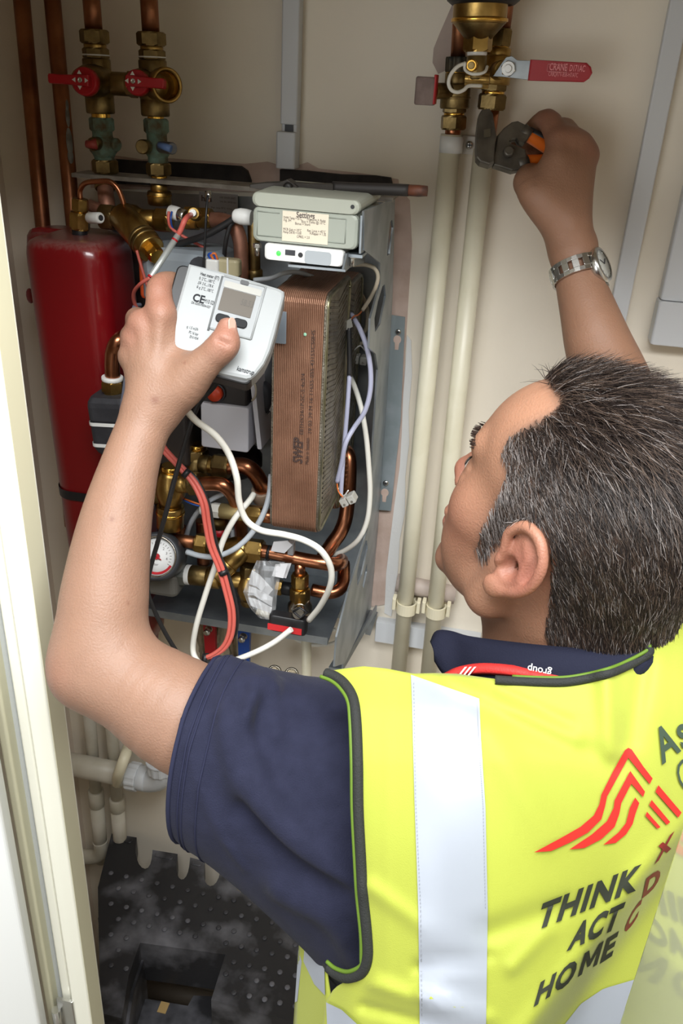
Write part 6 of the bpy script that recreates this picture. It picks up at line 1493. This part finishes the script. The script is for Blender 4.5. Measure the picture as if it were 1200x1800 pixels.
# ---------------------------------------------------------------- heat meter in the left hand
TL_, TR_, BL_ = P(331, 462, .798), P(503, 509, .803), P(291, 640, .786)
mX = unit(TR_-TL_); mw = np.linalg.norm(TR_-TL_); dn = BL_-TL_; dn = dn-mX*(dn @ mX); mh = np.linalg.norm(dn); mY = -unit(dn); mZ = np.cross(mX, mY)
hm = thing('heat_meter', 'white handheld heat meter with a small grey screen, gripped in the left hand', 'meter', TL_+mX*mw/2+mY*-mh)
def mp(u_, v_, z=0.0): return TL_+mX*mw*u_-mY*mh*v_+mZ*z
out = [(0, 0), (.3, -.010), (.6, -.010), (.93, 0), (.985, .015), (1, .06), (1.01, .45), (1.005, .62), (.98, .76), (.93, .87), (.89, .925), (.85, .945), (.45, .965), (0.0, .96)]
o2 = [((u_-.5)*mw, (.5-v_)*mh) for u_, v_ in out][::-1]
mc = mp(.5, .5)
wm = M('meter_white', (148, 151, 151), .5, spec=.3)
part('case', MB().prism(mc-mZ*.034, mX, mY, o2, .034, .004), wm, hm)
part('back_case', MB().prism(mc-mZ*.030-mX*.006, mX, mY, [(x*1.0-.004, y*.97) for x, y in rrect(mw/2, mh/2, .006, 4)], .026, .002), M('meter_black', (12, 12, 13), .5), hm, 'black rear case')
mink = M('meter_ink', (44, 45, 48), .8, spec=.1)
pn = part('front_panel', MB().prism(mp(.578, .295, -.0005), mX, mY, rrect(mw*.215, mh*.265, .003, 4), .0012, .0004), M('meter_panel', (141, 144, 145), .5, spec=.3), hm)
frm = MB()
for (u0, v0, u1, v1) in ((.375, .035, .797, .03), (.797, .03, .793, .56), (.38, .56, .793, .56)): frm.tube([mp(u0, v0, .0006), mp(u1, v1, .0006)], .0010, 8)
part('panel_ridge', frm, wm, hm)
part('slot', MB().tube([mp(.36, .04, .0002), mp(.366, .585, .0002)], .0011, 8), M('slot_grey', (104, 107, 107), .5), hm)
scn = part('screen', MB().prism(mp(.567, .255, .0004), mX, mY, rrect(mw*.165, mh*.113, .0008, 2), .0008), M('lcd_grey', (88, 82, 74), .5, spec=.2), hm, 'grey liquid-crystal screen')
part('lettering', text_mb('58.53', mp(.60, .265, .0015), mX, mY, .0085, 0, None, .1, .012), M('lcd_digit', (70, 65, 58), .6), scn)
part('window_strip', MB().prism(mp(.585, .105, .0006), mX, mY, rrect(mw*.19, mh*.032, .001, 2), .0006), M('meter_shade', (148, 147, 140), .5), hm)
part('sensor_eye', MB().prism(mp(.587, .047, .0001), mX, mY, rrect(mw*.042, mh*.020, .0012, 3), .0016), black_plastic, hm)
for u_ in (.475, .649): part('button', MB().prism(mp(u_, .441, .0006), mX, mY, rrect(mw*.072, mh*.042, .0036, 5), .0020, .0006), M('button_black', (22, 23, 25), .6, spec=.2), hm, 'dark oval button')
for tx, u_, v_, s_, bd, wd_ in (('Heat meter (ET)', .143, .085, .0046, .012, .018), ('0: 2°C...180°C', .143, .13, .0042, 0, .015), ('Δθ: 3 K...178 K', .143, .175, .0042, 0, .015), ('θ q: 2°C...180°C', .143, .22, .0042, 0, .016), ('CE', .135, .345, .0105, .03, .011), ('M10 0200', .25, .335, .0058, 0, .012), ('DK-0200-MI004-027', .135, .375, .0034, 0, .018), ('q: 1.5 m3/h', .155, .615, .0040, 0, .011), ('PS 16 bar', .19, .66, .0040, 0, .009), ('EN1434', .21, .70, .0040, 0, .008)):
    words(hm, tx, mp(u_, v_, .0004), mX, mY, s_, mink, wd_, bold=bd)
words(hm, 'kamstrup', mp(.735, .885, .0004), mX, mY, .0066, mink, .0165, .012, .15)
words(hm, 'LAC*', mp(.585, .75, .0004), mX, mY, .0055, mink, .009)

# ---------------------------------------------------------------- pliers in the right hand
pl = thing('pliers', 'black-jawed slip-joint pliers with orange handles held on the copper pipe', 'pliers', P(880, 300, .93))
gun = M('gunmetal', (112, 107, 98), .45, .6, var=(84, 80, 74), vs=40); org_ = M('handle_orange', (226, 112, 30), .45)
def shape(name, pts, d, th, m, parent, label=None, ch=.0018):
    w_ = [P(x, y, d) for x, y in pts]; c = sum(w_)/len(w_)
    loc = [((q-c) @ RT, (q-c) @ UP) for q in w_]
    if sum(loc[i][0]*loc[(i+1) % len(loc)][1]-loc[(i+1) % len(loc)][0]*loc[i][1] for i in range(len(loc))) < 0: loc = loc[::-1]
    return part(name, MB().prism(c+FW*th/2, RT, UP, loc, th, ch), m, parent, label)
shape('jaw', [(840, 205), (845, 197), (858, 195), (864, 203), (868, 226), (871, 245), (868, 262), (866, 290), (858, 294), (842, 289), (836, 282), (835, 262), (836, 235)], .918, .014, gun, pl, 'worn black jaw')
shape('jaw', [(872, 242), (884, 228), (898, 218), (908, 216), (928, 226), (931, 234), (926, 248), (920, 254), (912, 250), (908, 243), (898, 244), (890, 250), (893, 256), (922, 268), (924, 282), (916, 300), (898, 304), (880, 298), (866, 294), (864, 285), (868, 266)], .923, .012, gun, pl, 'worn black jaw')
part('pivot', MB().lathe(P(893, 268, .912), -FW, [(0, .006), (.004, .0055), (.005, .004)], 16), gun, pl)
mark = shape('engraved_plate', [(850, 228), (862, 226), (862, 240), (850, 242)], .9105, .0006, M('worn_steel', (120, 116, 104), .4, .8), pl, None, 0)
for q0, q1, dk in (((926, 236), (966, 262), ((930, 230), (962, 246))), ((922, 284), (968, 283), ((926, 298), (966, 293)))):
    a_, b_ = P(*q0, .925), P(*q1, .935)
    g1 = part('handle', MB().tube(crv([a_, a_*.6+b_*.4, b_, b_+(b_-a_)*.8], 5), [.0068]*16 if False else [.0070]*len(crv([a_, a_*.6+b_*.4, b_, b_+(b_-a_)*.8], 5)), 12), org_, pl, 'orange handle')
    a2, b2 = P(*dk[0], .922), P(*dk[1], .930)
    part('grip_edge', MB().tube([a2, b2, b2+(b2-a2)*.6], .0045, 10), black_plastic, g1, 'black grip edge')
part('handle_root', MB().tube([P(916, 230, .924), P(930, 240, .925)], .0085, 12), gun, pl)
part('handle_root', MB().tube([P(908, 290, .924), P(926, 285, .925)], .0085, 12), gun, pl)
# second pair lying on top of the unit
p2 = thing('pliers', 'long black-handled pliers with a rusty orange tip lying on top of the control box', 'pliers', W(600, 335, -.22))
Yq = -.215
def shapeW(name, pts, y, th, m, label=None):
    w_ = [W(x, yy, y) for x, yy in pts]; o_ = w_[0]
    loc = [(q[0]-o_[0], q[2]-o_[2]) for q in w_]
    return part(name, MB().prism(o_, (1, 0, 0), (0, 0, 1), loc, th, .001), m, p2, label)
dkm = M('dark_tool_steel', (58, 54, 50), .45, .7)
shapeW('jaw', [(446, 322), (470, 319), (496, 318), (512, 313), (522, 320), (530, 326), (520, 340), (500, 336), (470, 331), (446, 327)], Yq, .016, dkm)
part('pivot', MB().lathe(W(506, 329, Yq-.017), (0, -1, 0), [(0, .005), (.003, .0045), (.004, .002)], 14), M('dark_pivot', (24, 22, 20), .5), p2)
shapeW('shank', [(515, 319), (550, 321), (590, 322), (590, 337), (550, 336), (515, 338)], Yq, .012, dkm)
hp = [W(x, y, Yq-.004) for x, y in ((584, 329), (620, 331), (680, 333), (718, 334.5))]; hr_ = S(hp[0], 10)
part('handle', MB().tube(crv(hp, 4), hr_, 12), M('black_grip', (40, 36, 34), .6), p2, 'black grip')
hp = [W(x, y, Yq-.004) for x, y in ((712, 334), (736, 335.5), (751, 336))]
part('handle_tip', MB().tube(hp, [hr_*.95, hr_*.98, hr_*.85], 12), M('rusty_orange_tip', (98, 54, 34), .6, var=(52, 42, 38), vs=70), p2, 'rusty orange tip')

# ---------------------------------------------------------------- wristwatch
wt = thing('wristwatch', 'steel wristwatch with a pale dial on the raised right wrist', 'watch', P(1015, 490, .92))
wa = unit(P(1036, 550, .915)-P(1008, 450, .924)); wc = P(1013.5, 478, .9205)
wx = unit(RT-wa*(RT @ wa)); wz = np.cross(wa, wx); wz = wz if wz @ FW < 0 else -wz
rx_, rz_ = .0262, .0258
def wp_(th, r=1.0, a=0.0): return wc+wx*math.cos(th)*rx_*r+wz*math.sin(th)*rz_*r+wa*a
n_l = 26
for i in range(n_l):
    th = math.radians(50)+math.radians(290)*i/(n_l-1)
    if not (math.radians(35) < th < math.radians(345)): continue
    c = wp_(th, 1.045); ou = unit(wp_(th, 1.1)-wc); tg_ = np.cross(wa, ou)
    Lk = MB()
    if i % 2 == 0:
        for s_ in (-1, 1): Lk.box(c+wa*s_*.0066, (.0031, .0022, .0014), (tg_, wa, np.cross(tg_, wa)), bev=.0005)
    else: Lk.box(c, (.0036, .0044, .0016), (tg_, wa, np.cross(tg_, wa)), bev=.0005); Lk.box(c+wa*.0066, (.0028, .0022, .0011), (tg_, wa, np.cross(tg_, wa))); Lk.box(c-wa*.0066, (.0028, .0022, .0011), (tg_, wa, np.cross(tg_, wa)))
    part('bracelet_link', Lk, steel, wt)
dirc = unit(RT*.74+UP*.22-FW*.62); dirc = unit(dirc-wa*(dirc @ wa)*.55)
cc = P(1054, 467, .908)
case = part('case', MB().lathe(cc-dirc*.005, dirc, [(0, .0175), (.002, .0195), (.007, .0200), (.010, .0188), (.0108, .0165), (.0102, .0160)], 36, cap=False), steel, wt)
part('case_back', MB().lathe(cc-dirc*.009, dirc, [(0, .012), (.004, .0175), (.0045, .0005)], 28), steel, wt)
dl_ = part('dial', MB().lathe(cc+dirc*.0040, dirc, [(0, .0165), (.0006, .0165), (.0006, .0003)], 32), M('watch_dial', (206, 208, 202), .35, .2), wt, 'pale silver dial')
dx_, dy_, _ = frame(dirc)
for ang, ln_, r_ in ((.6, .008, .0006), (2.6, .011, .0004)): part('hand', MB().tube([cc+dirc*.0054, cc+dirc*.0054+(math.cos(ang)*dx_+math.sin(ang)*dy_)*ln_], r_, 6), dark_grey, dl_)
mb = MB()
for i in range(12):
    e_ = math.cos(i*math.pi/6)*dx_+math.sin(i*math.pi/6)*dy_; mb.tube([cc+dirc*.0048+e_*.0125, cc+dirc*.0048+e_*.0148], .0004, 5)
part('hour_marks', mb, steel, dl_)
for s_ in (-.35, 0, .35):
    e_ = unit(-UP*.9+RT*(.25+s_*.6)); e_ = unit(e_-dirc*(e_ @ dirc)); part('crown', MB().lathe(cc+e_*.0195, e_, [(0, .0022), (.0035, .0024), (.0045, .0018)], 12), steel, wt)
for s_ in (-1, 1): part('lug', MB().box(cc-wx*.010+wa*s_*.0, (.006, .008, .003), (unit(wx-dirc*(wx @ dirc)), wa, np.cross(unit(wx-dirc*(wx @ dirc)), wa))), steel, wt) if s_ > 0 else None
for o in bpy.data.objects:
    if '_org' in o: del o['_org']
